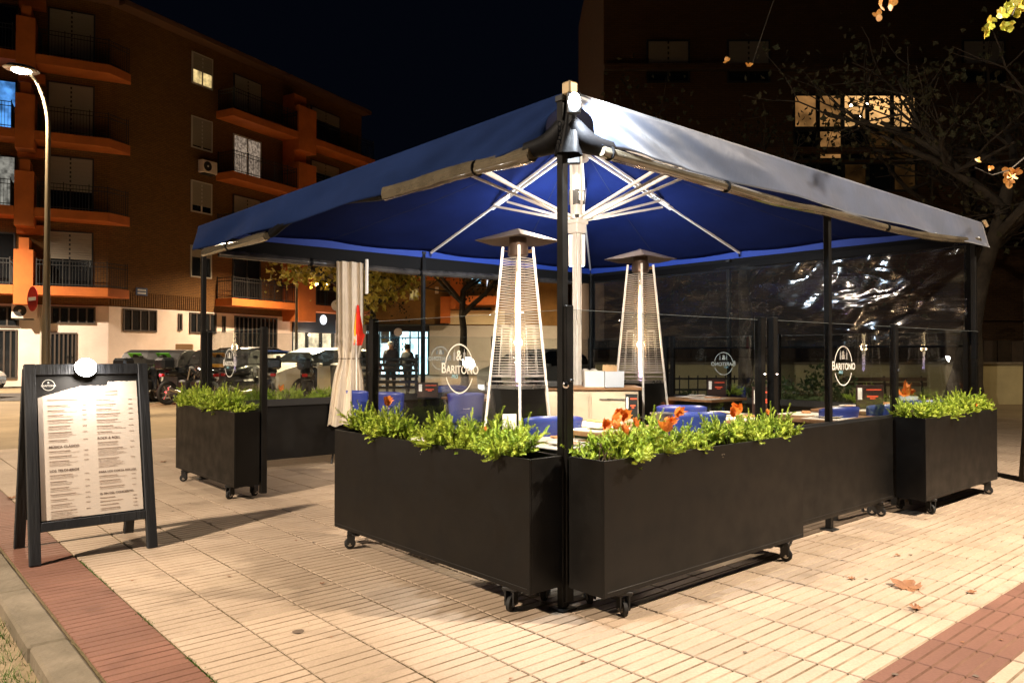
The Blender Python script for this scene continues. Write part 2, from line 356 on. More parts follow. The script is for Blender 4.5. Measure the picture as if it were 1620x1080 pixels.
# kerb: separate stones, the grass verge and the lower path beyond it
kb = thing('kerb', W(-2.0, 2), ANG); kb['kind'] = 'structure'
rk = random.Random(5)
for k in range(14):
    v0 = -3.6 + k * .95
    dz = rk.uniform(-.004, .004)
    MB(TENT).bbox(-2.085 + rk.uniform(-.004, .004), -1.935, v0 + .006, v0 + .944, -.16, .012 + dz, .012).build('kerb_stone', M_KERB, kb)
M_VERGE = mat('verge_soil', (.03, .03, .01), .95, col2=(.018, .035, .007), vs=5, bump=.9, bs=40)
MB(TENT).box(-2.42, -2.085, -4, 10, -.13, -.072).build('verge', M_VERGE)['kind'] = 'structure'
lp = MB(TENT).box(-6, -2.42, -4, 10, -.15, -.065).build('lower_path', mat('grey_brown_paving', (.05, .04, .022), .85, col2=(.085, .068, .042), vs=3, bump=.5, bs=30)); lp['kind'] = 'structure'
gv, gf = [], []
for k in range(9000):
    u = random.gauss(-2.2, .09); v = random.uniform(-3.4, 5)
    if noise.noise(Vector((u * 3, v * 2.2, 0))) < -.22: continue
    b = W(u, v, -.075); h = random.uniform(.02, .065); a = random.uniform(0, 2 * PI); wv = .0028
    d = Vector((math.cos(a), math.sin(a), 0)); t = b + Vector((random.gauss(0, .02), random.gauss(0, .02), h)); n = len(gv)
    gv += [tuple(b - d * wv), tuple(b + d * wv), tuple(t)]; gf.append((n, n + 1, n + 2))
for k in range(1500):   # moss and weeds in the joint beside the red tiles and here and there in other joints
    u = -1.6035 + random.gauss(0, .005); v = random.uniform(-1.5, 2.6)
    if noise.noise(Vector((u, v * 2.6, 3))) < .12: continue
    b = W(u, v, -.008); h = random.uniform(.006, .016); a = random.uniform(0, 2 * PI); d = Vector((math.cos(a), math.sin(a), 0)) * .004; n = len(gv)
    gv += [tuple(b - d), tuple(b + d), tuple(b + Vector((random.gauss(0, .006), random.gauss(0, .006), h)))]; gf.append((n, n + 1, n + 2))
me = bpy.data.meshes.new('grass'); me.from_pydata(gv, [], gf); me.materials.append(mat('verge_grass', (.035, .09, .006), .6, col2=(.08, .14, .015), vs=9))
o = bpy.data.objects.new('grass', me); COL.objects.link(o); tag(o, 'short green grass and weeds growing along the stone kerb', 'grass', kind='stuff')

# ================================================================== BUILDINGS
M_BRICK = mat('brown_brick', (.20, .095, .028), .85, bump=.5, bs=60)
def brickify(m, c1, c2, mort, sc=1.0):
    nt = m.node_tree; N = nt.nodes; L = nt.links; b = N['Principled BSDF']
    g = N.new('ShaderNodeTexCoord'); s = N.new('ShaderNodeSeparateXYZ'); L.new(g.outputs['Object'], s.inputs[0])
    ad = N.new('ShaderNodeMath'); ad.operation = 'ADD'; L.new(s.outputs['X'], ad.inputs[0]); L.new(s.outputs['Y'], ad.inputs[1])
    cb = N.new('ShaderNodeCombineXYZ'); L.new(ad.outputs[0], cb.inputs[0]); L.new(s.outputs['Z'], cb.inputs[1])
    t = N.new('ShaderNodeTexBrick'); t.inputs['Scale'].default_value = sc; t.inputs['Brick Width'].default_value = .25; t.inputs['Row Height'].default_value = .075; t.inputs['Mortar Size'].default_value = .008
    t.inputs['Color1'].default_value = (*c1, 1); t.inputs['Color2'].default_value = (*c2, 1); t.inputs['Mortar'].default_value = (*mort, 1); L.new(cb.outputs[0], t.inputs[0])
    L.new(t.outputs[0], b.inputs['Base Color'])
    bp = N.new('ShaderNodeBump'); bp.inputs['Strength'].default_value = .7; bp.inputs['Distance'].default_value = .02; bp.invert = True; L.new(t.outputs['Fac'], bp.inputs['Height']); L.new(bp.outputs[0], b.inputs['Normal'])
brickify(M_BRICK, (.20, .092, .017), (.15, .066, .012), (.06, .03, .012))
M_BRICK2 = mat('dark_brown_brick', (.10, .055, .025), .85, bump=.1); brickify(M_BRICK2, (.13, .064, .022), (.10, .048, .016), (.05, .03, .015))
M_ORANGE = mat('orange_painted_render', (.50, .13, .018), .75, var=.14, vs=1.2, bump=.2, bs=20)
M_RENDER = mat('pale_pink_render', (.78, .66, .58), .8, var=.1, vs=.8, bump=.2, bs=12)
M_SHUT = mat('grey_roller_shutter', (.30, .27, .21), .6, bump=.2, bs=3)
M_IRON = mat('dark_iron', (.015, .014, .013), .55)
M_DARKW = mat('dark_window_glass', (.012, .014, .016), .12, spec=.7)
M_FRAME = mat('white_window_frame', (.5, .47, .40), .5)
M_FRAMEB = mat('dark_window_frame', (.02, .02, .02), .5)
M_ROOF = mat('dark_roof', (.05, .035, .025), .9)
M_LOUV = mat('dark_lattice', (.06, .045, .035), .7)
P0 = Vector((-16.4, 31, 0)); FL = FR(P0, math.radians(26.8)); FG = FR(P0, math.radians(62.8))
FLOORS = [3.85, 6.82, 9.75, 12.68]
bld = thing('apartment_building', P0, 0, 'brown brick apartment block with orange balconies and a pale ground floor on the street corner', 'building')
wl = MB(FL).box(-14, .0, .0, 9, 3.2, 15.5); wl2 = MB(FG).box(0.0, 16.2, 0, 9, 3.2, 15.5)
wl.build('brick_wall', M_BRICK, bld); wl2.build('brick_wall', M_BRICK, bld)
MB(FL).box(-14, .0, -.06, 8.9, 0, 3.19).build('ground_floor_wall', M_RENDER, bld)
MB(FG).box(-.02, 10.4, -.06, 8.9, 0, 3.19).build('ground_floor_wall', M_RENDER, bld)
MB(FG).box(13.8, 16.2, -.06, 8.9, 0, 3.19).build('ground_floor_wall', M_RENDER, bld)
rb = MB(FG); [rb.box(.1 + k * .11, .16 + k * .11, -.045, -.005, 3.22, 3.85) for k in range(44)]
rb.build('fluted_brick_band', M_BRICK, bld)
M_EAVE = mat('brown_eave', (.11, .05, .022), .85)
MB(FL).box(-14, .3, -.7, 9, 15.5, 15.75).build('roof_eave', M_EAVE, bld); MB(FG).box(.2, 16.4, -.6, 9, 15.51, 15.72).build('roof_eave', M_EAVE, bld)
MB(FG).add([(.2, -.5, 15.72), (16.4, -.5, 15.72), (16.4, 5, 18), (.2, 5, 18)], [(0, 1, 2, 3)]).build('roof', M_ROOF, bld)
def window(F, x0, x1, z0, z1, par_, lit=None, shutter=0., frame=M_FRAME, mull=1, dep=.0, dm=M_DARKW, nm='window'):
    y = -dep
    fb = MB(F)
    for a in ((x0, x1, z0, z0 + .06), (x0, x1, z1 - .06, z1), (x0, x0 + .06, z0 + .06, z1 - .06), (x1 - .06, x1, z0 + .06, z1 - .06)): fb.box(a[0], a[1], y - .06, y - .003, a[2], a[3])
    for k in range(mull): xm = x0 + (x1 - x0) * (k + 1) / (mull + 1); fb.box(xm - .03, xm + .03, y - .055, y - .004, z0 + .06, z1 - .06)
    f = fb.build(nm, frame, par_)
    MB(F).box(x0 + .06, x1 - .06, y - .016, y - .006, z0 + .06, z1 - .06).build('pane', lit or dm, f)
    if shutter:
        zs = z1 - .06 - (z1 - z0 - .12) * shutter; s = MB(F); n = max(3, int((z1 - zs) / .09))
        for k in range(n): s.box(x0 + .05, x1 - .05, y - .05 - .006 * (k % 2), y - .03, zs + (z1 - .05 - zs) * k / n, zs + (z1 - .05 - zs) * (k + 1) / n - .006)
        s.build('roller_shutter', M_SHUT, f)
    return f
def balcony(F, poly, z, par_, rail=True, fasc=.34):
    """poly: open outline in plan, wall end to wall end"""
    n = len(poly); b = MB(F); vs = [(x, y, z - fasc) for x, y in poly] + [(x, y, z) for x, y in poly]
    b.add(vs, [(i, i + 1, n + i + 1, n + i) for i in range(n - 1)] + [tuple(range(n))[::-1], tuple(range(n, 2 * n))])
    b.build('balcony_slab', M_ORANGE, par_)
    if rail:
        r = MB(F)
        for i in range(n - 1):
            p, q = Vector((*poly[i], 0)), Vector((*poly[i + 1], 0)); c = Vector((sum(a for a, _ in poly) / n, sum(a for _, a in poly) / n, 0))
            p = p.lerp(c, .05); q = q.lerp(c, .05); L_ = (q - p).length; m = max(1, int(L_ / .105))
            for zz in (z + .08, z + .82, z + .98): r.tube([p + Vector((0, 0, zz)), q + Vector((0, 0, zz))], .018, 4)
            for k in range(m + 1):
                s = p.lerp(q, k / m); r.tube([s + Vector((0, 0, z)), s + Vector((0, 0, z + (.98 if k % 8 else 1.05)))], .009 if k % 8 else .022, 4)
        r.build('railing', M_IRON, par_)
LIT_BLUE = emis('blue_lit_room', (.12, .40, 1), .9, 2.2); LIT_WHITE = emis('pale_lit_curtain', (.75, .72, .62), .32, 5); LIT_WARM = emis('warm_lit_window', (1, .72, .30), .8, 3); LIT_CURT = emis('beige_lit_curtain', (1, .75, .55), .28, 8)
BPL = [(-2.5, 0), (-2.5, -1.1), (.0, -1.1), (.75, -.3), (.75, 0)]
for k, z in enumerate(FLOORS):
    balcony(FL, BPL, z, bld)
    balcony(FL, [(-7.5, 0), (-7.5, -1.1), (-3.15, -1.1), (-3.15, 0)], z, bld)
    MB(FL).box(-3.14, -2.51, -1.12, -.01, z - .72, z + 1.35).build('orange_pillar', M_ORANGE, bld)
    MB(FL).box(-2.99, -2.66, -1.0, -.01, z + 1.36, z + 1.81).build('orange_pillar', M_ORANGE, bld)
    MB(FL).box(-3.14, -2.25, -.35, -.01, z + 2.05, z + 2.4).build('lintel', M_ORANGE, bld)
    window(FL, -2.2, -.55, z + .05, z + 2.3, bld, shutter=(.5, .62, 1, .9)[k], frame=M_FRAMEB)
    window(FL, -4.6, -3.2, z + .05, z + 2.1, bld, lit=(None, LIT_WHITE, LIT_BLUE, None)[k], frame=M_FRAMEB)
    balcony(FG, [(5.4, 0), (5.4, -1.1), (9.7, -1.1), (9.7, 0)], z, bld)
    balcony(FG, [(11.0, 0), (11.0, -1.1), (16.1, -1.1), (16.1, 0)], z, bld)
    MB(FG).box(9.71, 10.99, -1.15, -.01, z - .9, z + 1.4).build('orange_pillar', M_ORANGE, bld)
    MB(FG).box(9.71, 10.6, -.8, -.01, z + 1.41, z + 2.04).build('orange_pillar', M_ORANGE, bld)
    window(FG, 6.4, 8.2, z + .05, z + 2.15, bld, lit=(None, None, LIT_CURT, None)[k], shutter=(0, .45, 0, .8)[k], frame=M_FRAME if k == 2 else M_FRAMEB)
    window(FG, 11.8, 14.2, z + .05, z + 2.15, bld, frame=M_FRAMEB, shutter=.3)
    window(FG, 3.97, 5.15, z + .9, z + 2.35, bld, lit=(None, None, None, LIT_WARM)[k], shutter=(.35, .8, .95, .55)[k])
for x0, x1, z0, z1 in ((.6, 2.2, 2.2, 3.14), (3.9, 5.4, 2.2, 3.14), (3.3, 3.5, 2.3, 3.05), (5.75, 5.95, 2.3, 3.05)): window(FG, x0, x1, z0, z1, bld, frame=M_LOUV, dep=.06, mull=0 if x1 - x0 < .5 else 3)
window(FG, 6.5, 9.3, 1.2, 3.1, bld, frame=M_LOUV, dep=.06, mull=9, nm='lattice_window')
window(FL, -2.0, -.45, 2.45, 3.14, bld, frame=M_LOUV, dep=.06, mull=4); window(FL, -4.6, -3.05, 2.3, 3.1, bld, frame=M_LOUV, dep=.06, mull=3)
window(FL, -2.15, -1.1, .1, 2.1, bld, frame=M_LOUV, dep=.06, mull=6, nm='shuttered_door'); window(FL, -4.6, -3.1, .3, 2.2, bld, frame=M_LOUV, dep=.06, mull=6, nm='shuttered_door')
MB(FL).tube([(-2.32, -.1, 0), (-2.32, -.1, 3.1)], .045, 8).build('drain_pipe', M_FRAME, bld)
for F, x, z, l in ((FL, -2.85, 2.62, 'white air conditioning unit on the pale wall behind the street lamp pole'), (FG, 4.7, 9.55, 'dim air conditioning unit high up on the brick wall')):
    a = thing('air_conditioner', F @ Vector((x, -.25, z)), 0, l, 'air conditioner', 'air conditioning units on the brick block')
    MB(F).bbox(x - .42, x + .42, -.42, -.1, z, z + .58, .02).build('housing', M_RENDER, a)
    MB(F).lathe([(.22, 0), (.22, .012), (.02, .012)], 24, T=Matrix.Translation((x - .14, -.421, z + .3)) @ Matrix.Rotation(PI / 2, 4, 'X')).build('fan_grille', M_IRON, a)
    MB(F).lathe([(.045, .0), (.045, .02)], 12, T=Matrix.Translation((x - .14, -.432, z + .3)) @ Matrix.Rotation(PI / 2, 4, 'X')).build('fan_hub', M_WHITE, a)
    MB(F).box(x - .3, x + .3, -.4, -.06, z - .05, z - .001).build('bracket', M_IRON, a)
sp = thing('street_name_plate', FG @ Vector((1.5, -.07, 3.4)), 0, 'small dark blue street name plate on the fluted brick band', 'sign')
MB(FG).bbox(1.2, 1.75, -.075, -.05, 3.72, 4.05, .005).build('plate', mat('street_sign_blue', (.03, .05, .12), .4), sp)
b = MB(FG); [b.box(1.28 + .05 * k, 1.31 + .05 * k, -.08, -.0755, z, z + .07) for k in range(8) for z in (3.79, 3.92)]; b.build('white_lettering', M_WHITE, sp)
# corner shop at the far end of the brick block
shp = thing('corner_shop', FG @ Vector((12, -.1, 0)), 0, 'small shop with a dark sign band, white round emblem and bright cream interior', 'shop')
MB(FG).box(10.45, 13.8, -.12, .1, 2.42, 3.5).build('sign_band', mat('shop_black', (.015, .015, .02), .4), shp)
MB(FG).lathe([(.27, 0), (.27, .03)], 24, T=Matrix.Translation((12.75, -.13, 3.15)) @ Matrix.Rotation(PI / 2, 4, 'X')).build('round_emblem', emis('emblem_white', (.9, .95, 1), 1.6), shp)
MB(FG).box(10.45, 13.75, .15, .2, .1, 2.4).build('lit_interior', emis('cream_interior', (1, .80, .50), 1.6, 1.5), shp)
for x in (10.45, 11.6, 12.7, 13.7): MB(FG).box(x, x + .08, -.05, .14, 0, 2.41).build('shop_frame', M_FRAMEB, shp)
light('POINT', FG @ Vector((11.6, -.5, 2.3)), 60, WARM, .08, shp)
MB(FG).lathe([(.05, 0), (.07, .04), (.02, .09)], 12, T=Matrix.Translation((11.4, -.35, 2.25))).build('wall_light', emis('bulb', (1, .85, .6), 30), shp)
# ---- middle building beyond the street
FM = FR((-9.9, 45.5, 0), math.radians(6))
mb_ = thing('ochre_apartment_building', (-9.9, 45.5, 0), 0, 'ochre apartment building with orange column and balcony behind the leaves of the street trees', 'building')
MB(FM).box(0, 13, 0, 8, 3.0, 8.6).build('upper_wall', mat('ochre_render', (.24, .13, .035), .85, var=.25, vs=.8), mb_)
MB(FM).box(4.95, 13, -.05, 7.9, 0, 2.98).build('ground_floor_wall', mat('pale_plaster', (.46, .44, .40), .8, var=.08, vs=.6), mb_)
MB(FM).box(0, 1.2, -.05, 7.9, 0, 2.98).build('ground_floor_wall', MATS['pale_plaster'], mb_)
MB(FM).box(5.9, 9.5, -.10, -.01, 3.05, 3.9).build('cream_panel', mat('cream_plaster', (.62, .52, .33), .8, var=.1, vs=1), mb_)
MB(FM).box(6.2, 6.95, -.5, -.01, 3.95, 6.2).build('orange_column', M_ORANGE, mb_); MB(FM).box(5.6, 6.2, -.4, -.01, 3.1, 4.7).build('orange_column', M_ORANGE, mb_)
MB(FM).box(6.951, 9.0, -1.1, -.01, 4.2, 4.7).build('orange_balcony', M_ORANGE, mb_); MB(FM).box(3.3, 6.19, -.4, -.01, 5.7, 6.2).build('orange_balcony', M_ORANGE, mb_)
MB(FM).box(.2, 6.1, -.5, -.011, 2.98, 3.04).build('shop_canopy', M_FRAMEB, mb_)
window(FM, 2.2, 2.9, 4.9, 6.1, mb_, lit=emis('ochre_lit', (.9, .65, .22), .35, 3)); window(FM, 3.75, 4.3, 4.5, 5.2, mb_, lit=MATS['ochre_lit'])
window(FM, 5.28, 5.5, 4.9, 5.3, mb_, lit=emis('orange_lit', (1, .4, .1), .6)); window(FM, 7.45, 8.1, 5.45, 6.1, mb_, lit=emis('tv_blue', (.35, .75, 1), 1.6, 5), mull=0)
window(FM, 8.35, 8.6, 5.3, 5.8, mb_, lit=emis('cold_lit', (.75, .8, 1), 1.6), mull=0); window(FM, 7.2, 8.7, 3.2, 4.1, mb_, frame=M_FRAMEB)
for z in (6.9,):
    for x in (1, 4, 7, 10): window(FM, x, x + 1.4, z, z + 1.5, mb_, frame=M_FRAMEB, shutter=.5)
sh2 = thing('lit_shop', FM @ Vector((3, -.1, 0)), 0, 'shop front glowing blue white with tall glass doors behind two people', 'shop')
LITS = emis('blue_white_interior', (.62, .90, 1), 5, 1.8)
MB(FM).box(1.25, 4.9, .3, .35, .05, 2.6).build('lit_interior', LITS, sh2)
MB(FM).box(1.21, 4.94, -.12, .0, 2.62, 2.97).build('sign_band', MATS['shop_black'], sh2)
fr_ = MB(FM)
for x in (1.25, 1.95, 2.6, 3.1, 3.75, 4.25, 4.83): fr_.box(x, x + .09, -.06, .02, 0, 2.61)
fr_.box(1.25, 4.9, -.05, .01, 2.2, 2.27).build('door_frame', mat('cyan_frame', (.02, .12, .2), .4), sh2)
MB(FM).box(2.05, 2.55, .2, .26, 1.9, 2.6).build('shelf_unit', M_SHUT, sh2); MB(FM).box(2.65, 3.1, .1, .2, .2, 2.6).build('dark_panel', M_FRAMEB, sh2)
q = MB(FM); [q.box(3.3 + .16 * a, 3.38 + .16 * a, .2, .27, .5 + .32 * b, .66 + .32 * b) for a in range(2) for b in range(6)]; [q.box(4.45 + .16 * a, 4.53 + .16 * a, .2, .27, .5 + .32 * b, .66 + .32 * b) for a in range(2) for b in range(6)]
q.build('window_display', mat('teal_goods', (.05, .3, .28), .5), sh2)
MB(FM).lathe([(.26, 0), (.26, .05)], 24, T=Matrix.Translation((3.1, -.2, 2.55)) @ Matrix.Rotation(PI / 2, 4, 'X')).build('round_sign', mat('grey_round_sign', (.55, .5, .52), .5), sh2)
light('AREA', FM @ Vector((3.1, -.4, 1.4)), 130, (.7, .9, 1), parent=sh2, aim=FM @ Vector((3.1, -6, .6)), size=(3.4, 2))
# ---- right hand building
FC = FR((3.2, 26.5, 0), 0)
rc = thing('dark_brick_building', (3.2, 26.5, 0), 0, 'dark brown brick building at right with one tall lit window grid', 'building')
MB(FC).box(0, 30, 0, 10, 0, 17).build('brick_wall', M_BRICK2, rc)
for k in range(6): MB(FC).box(0, 30, -.25, -.01, 2.6 + k * 2.9 - .2, 2.6 + k * 2.9).build('floor_band', M_BRICK2, rc)
M_L1 = emis('warm_room', (1, .54, .19), 1.3, .9); M_L2 = emis('dim_warm_room', (.9, .42, .12), .03, 1.5)
M_L3 = emis('amber_room', (1, .48, .15), .30, 1.5)
for i in range(5):
    x0 = 6.6 + i * .86
    window(FC, x0, x0 + .84, 9.1, 10.3, rc, lit=M_L1 if i > 1 else M_L3, frame=M_FRAMEB, mull=0)
    window(FC, x0, x0 + .84, 8.0, 9.05, rc, lit=(None, M_L3, None, M_L2, M_L2)[i], frame=M_FRAMEB, mull=0)
    window(FC, x0, x0 + .84, 6.9, 7.9, rc, lit=(None, None, M_L2, None, M_L2)[i], frame=M_FRAMEB, mull=0)
for k, (x, z) in enumerate(((8.6, 9.85), (9.15, 9.9), (8.5, 9.4), (8.9, 9.45))):
    MB(FC).lathe([(.001, 0), (.05, .03), (.001, .1)], 10, T=Matrix.Translation((x, -.06, z))).build('ceiling_bulb', MATS['bulb'], rc)
for z in (4.9, 10.7, 13.6):
    for x in (1.5, 4.3, 12.5, 15.5, 18.5): window(FC, x, x + 1.5, z, z + 1.5, rc, frame=M_FRAMEB, shutter=.6)
lv = MB(FC); [lv.box(12.6, 16.5, -.3, -.2, 4.9 + k * .14, 4.98 + k * .14) for k in range(10)]; lv.build('louvre_screen', M_LOUV, rc)
# ---- far dark block closing the view in the middle
fb = thing('far_apartment_block', (2, 58, 0), 0, 'dark far apartment block hardly visible between the trees', 'building')
MB(FR((3.4, 56, 0), 0)).box(-2, 16, 0, 9, 0, 15).build('wall', M_BRICK2, fb)
for k in range(4): window(FR((3.4, 56, 0), 0), -1 + k * 2.2, .2 + k * 2.2, 6, 7.4, fb, frame=M_FRAMEB)
# ---- low wall, dark hedge fence, bench, railing
lw = thing('low_wall', (12, 20, 0), 0, 'long low cream wall beyond the terrace on the right', 'wall')
MB().box(2.2, 26, 20, 20.25, -.06, .98).build('wall_body', mat('cream_wall_render', (.42, .36, .20), .85, var=.15, vs=.8, bump=.3, bs=10), lw)
MB().bbox(2.1, 26.1, 19.94, 20.31, .981, 1.04, .01).build('coping', M_KERB, lw)
hd = thing('wooden_fence', (12, 21.4, 0), 0, 'dark wooden fence above and behind the low cream wall', 'fence')
for k in range(60): MB().bbox(2.3 + k * .39, 2.3 + k * .39 + .37, 21.4, 21.43, .0, 1.62 + .01 * (k % 3), .004).build('board', mat('dark_fence_wood', (.04, .025, .015), .8, var=.3, vs=4), hd)
MB().box(2.2, 26, 21.44, 21.5, 1.2, 1.3).build('rail', MATS['dark_fence_wood'], hd)
bn = thing('park_bench', (7.25, 14.6, 0), math.radians(4), 'brown wooden park bench standing before the low cream wall', 'bench')
M_BW = mat('weathered_bench_wood', (.13, .075, .04), .7, var=.3, vs=6)
for z in (.80, .70): MB().bbox(-.85, .85, .22, .25, z - .075, z, .006).build('back_slat', M_BW, bn, local=True)
for k in range(4): MB().bbox(-.85, .85, -.22 + k * .105, -.22 + k * .105 + .09, .43, .46, .006).build('seat_slat', M_BW, bn, local=True)
for x in (-.75, 0, .75): MB().tube([(x, .26, .82), (x, .2, .43), (x, .24, 0)], .025, 6).tube([(x, -.2, .43), (x, -.22, 0)], .025, 6).tube([(x, -.22, .42), (x, .22, .42)], .02, 6).build('bench_frame', M_IRON, bn, local=True)
rl = thing('iron_railing', (4, 14, 0), 0, 'low black iron railing behind the back table on the right', 'railing')
r = MB()
for z in (.25, .6, .8): r.tube([(2.9, 14, z), (4.75, 14, z)], .018, 6)
for k in range(12): r.tube([(2.9 + k * .168, 14, 0), (2.9 + k * .168, 14, .86)], .012, 6)
r.build('rails', M_IRON, rl)
for x in (2.9, 4.75): MB().tube([(x, 14, 0), (x, 14, .9)], .03, 8).lathe([(.001, .9), (.045, .93), (.03, .97), (.001, 1.0)], 10, T=Matrix.Translation((x, 14, 0))).build('end_post', M_IRON, rl)

# ================================================================== TREES
M_BARK = mat('mottled_bark', (.022, .016, .010), .9, col2=(.05, .038, .024), vs=6, bump=.8, bs=18)
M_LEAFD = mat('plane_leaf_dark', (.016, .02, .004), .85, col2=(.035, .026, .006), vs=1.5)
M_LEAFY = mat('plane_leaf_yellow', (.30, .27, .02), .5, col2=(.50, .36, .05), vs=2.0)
def star(rnd, c, s, vs, fs):
    """small lobed plane leaf"""
    n_ = Vector((rnd.gauss(0, 1), rnd.gauss(0, 1), rnd.gauss(.2, .8))).normalized(); a = n_.orthogonal().normalized(); b = n_.cross(a); ph = rnd.uniform(0, 6.28); i = len(vs)
    vs.append(tuple(c))
    for k in range(8):
        r = s * (1 if k % 2 == 0 else .55) * (1 if k != 4 else .5); t = ph + k * PI / 4; vs.append(tuple(c + (a * math.cos(t) + b * math.sin(t)) * r + n_ * s * .15 * (k % 2)))
    fs += [(i, i + 1 + k, i + 1 + (k + 1) % 8) for k in range(8)]
def tree(x, y, h, r, lab, seed, crown=2.4, n=1500, lean=(0, 0), first=2.6, leaf_s=.062, lm=None, z0=-.06, grp='plane trees around the square'):
    rnd = random.Random(seed); t = thing('plane_tree', (x, y, z0), 0, lab, 'tree', grp)
    pts = [Vector((x + lean[0] * k / 8 + rnd.gauss(0, .02), y + lean[1] * k / 8 + rnd.gauss(0, .02), z0 + (first + 1.2) * k / 8)) for k in range(9)]
    MB().tube(pts, [r * (1.3 if k == 0 else 1 - .05 * k) for k in range(9)], 12).build('trunk', M_BARK, t, smooth=True)
    br = MB(); tips = []
    def grow(p, d, L, rr, lev):
        q = [p]; dd = d.normalized()
        for k in range(4):
            dd = (dd + Vector((rnd.gauss(0, .16), rnd.gauss(0, .16), rnd.gauss(.03, .1)))).normalized(); q.append(q[-1] + dd * L / 4)
        br.tube(q, [rr * (1 - .15 * k) for k in range(5)], 5 if lev else 7)
        if lev >= 3: tips.extend(q[2:]); return
        for k in range(rnd.choice((2, 3)) + (lev == 0)):
            s = rnd.uniform(.45, 1); pp = q[min(4, int(s * 4))]
            grow(pp, dd + Vector((rnd.gauss(0, .75), rnd.gauss(0, .75), rnd.gauss(.05, .4))), L * rnd.uniform(.6, .8), rr * .5, lev + 1)
        tips.append(q[-1])
    for k in range(6):
        a = k * 2.4 + rnd.uniform(0, 1); grow(pts[-1 - (k % 3)], Vector((math.cos(a), math.sin(a), rnd.uniform(.25, 1.4))), crown * rnd.uniform(.7, 1), r * .5, 0)
    br.build('branches', M_BARK, t)
    vs, fs = [], []
    for k in range(n):
        c = rnd.choice(tips) + Vector((rnd.gauss(0, .22), rnd.gauss(0, .22), rnd.gauss(-.05, .2))); star(rnd, c, leaf_s * rnd.uniform(.6, 1.2), vs, fs)
    I = wm(t).inverted(); me = bpy.data.meshes.new('crown'); me.from_pydata([tuple(I @ Vector(p)) for p in vs], [], fs); me.materials.append(lm or M_LEAFD)
    o = bpy.data.objects.new('crown', me); COL.objects.link(o); o.parent = t; return t
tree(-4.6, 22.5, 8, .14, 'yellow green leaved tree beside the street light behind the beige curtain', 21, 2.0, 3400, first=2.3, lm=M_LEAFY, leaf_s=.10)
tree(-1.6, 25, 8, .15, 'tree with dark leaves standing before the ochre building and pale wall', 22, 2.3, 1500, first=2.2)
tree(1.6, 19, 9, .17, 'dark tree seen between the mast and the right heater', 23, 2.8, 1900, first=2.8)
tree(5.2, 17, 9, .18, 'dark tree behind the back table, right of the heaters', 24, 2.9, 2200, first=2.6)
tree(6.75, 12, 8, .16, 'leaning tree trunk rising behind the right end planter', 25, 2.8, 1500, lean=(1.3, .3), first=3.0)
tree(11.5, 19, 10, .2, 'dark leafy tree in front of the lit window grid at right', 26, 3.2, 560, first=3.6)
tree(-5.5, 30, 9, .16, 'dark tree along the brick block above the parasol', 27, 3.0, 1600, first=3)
if False: tree(14, 15, 10, .2, 'dark tree at the far right edge of the square', 28, 3, 1200, first=3.4)
# near tree at the right edge: only its trunk and a few hanging sprays are in view
nt_ = thing('near_plane_tree', (5.17, 7.5, -.06), 0, 'near tree at the right edge with bright leaf sprays hanging into view', 'tree')
MB().tube([(5.13, 7.5, -.06), (5.135, 7.5, .5), (5.16, 7.5, 2), (5.25, 7.4, 3.6), (5.2, 7.2, 5)], [.15, .115, .105, .1, .09], 12).build('trunk', M_BARK, nt_, smooth=True)
rn_ = random.Random(8)
def spray(pts, r, leaves, lm, s=.07, nm='leaf_spray'):
    tw = MB().tube(pts, [r * (1 - .6 * k / (len(pts) - 1)) for k in range(len(pts))], 5); b = tw.build('branch', M_BARK, nt_)
    vs, fs = [], []
    for (p, k, sc) in leaves:
        for _ in range(k):
            c = Vector(p) + Vector((rn_.gauss(0, .035), rn_.gauss(0, .035), rn_.gauss(0, .03))) * (1 if k > 1 else .2)
            m = leaf_big(rn_, c, s * sc, vs, fs)
    I = wm(b).inverted(); me = bpy.data.meshes.new(nm); me.from_pydata([tuple(I @ Vector(q)) for q in vs], [], fs); me.materials.append(lm); o = bpy.data.objects.new(nm, me); COL.objects.link(o); o.parent = b; o['kind'] = 'stuff'
def leaf_big(rnd, c, s, vs, fs):
    n_ = Vector((rnd.gauss(0, .5), -1, rnd.gauss(.0, .5))).normalized(); a = n_.orthogonal().normalized(); b = n_.cross(a); ph = rnd.uniform(0, 6.28); i = len(vs); vs.append(tuple(c)); N_ = 20
    for k in range(N_):
        r = s * (.45 + .55 * abs(math.cos(k / N_ * 5 * PI / 1.0 / 2 * 1)) ** 1.5) * rnd.uniform(.85, 1.1); t = ph + 2 * PI * k / N_; vs.append(tuple(c + (a * math.cos(t) + b * math.sin(t)) * r + n_ * (r * r / s) * .35))
    fs += [(i, i + 1 + k, i + 1 + (k + 1) % N_) for k in range(N_)]
def AT(px, py, d): return ((px - 810) / 1208 * d, d, 1.25 + (560 - py) / 1208 * d)
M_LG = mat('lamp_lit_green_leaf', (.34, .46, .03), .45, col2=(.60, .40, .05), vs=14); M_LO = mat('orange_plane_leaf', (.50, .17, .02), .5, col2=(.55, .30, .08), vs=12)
spray([AT(1720, -160, 6.5), AT(1670, -60, 5.6), AT(1625, -20, 5.0), AT(1606, 22, 4.8)], .012, [(AT(1612, 8, 4.8), 5, .8), (AT(1590, 25, 4.8), 5, .75), (AT(1566, 38, 4.8), 3, .6), (AT(1586, 45, 4.8), 2, .5)], M_LG, .062)
spray([AT(1700, -200, 6), AT(1560, -90, 5.4), AT(1450, -25, 5), AT(1408, 8, 4.9)], .01, [(AT(1404, 8, 4.9), 2, .8), (AT(1398, 22, 4.9), 1, .7)], M_LO, .055)
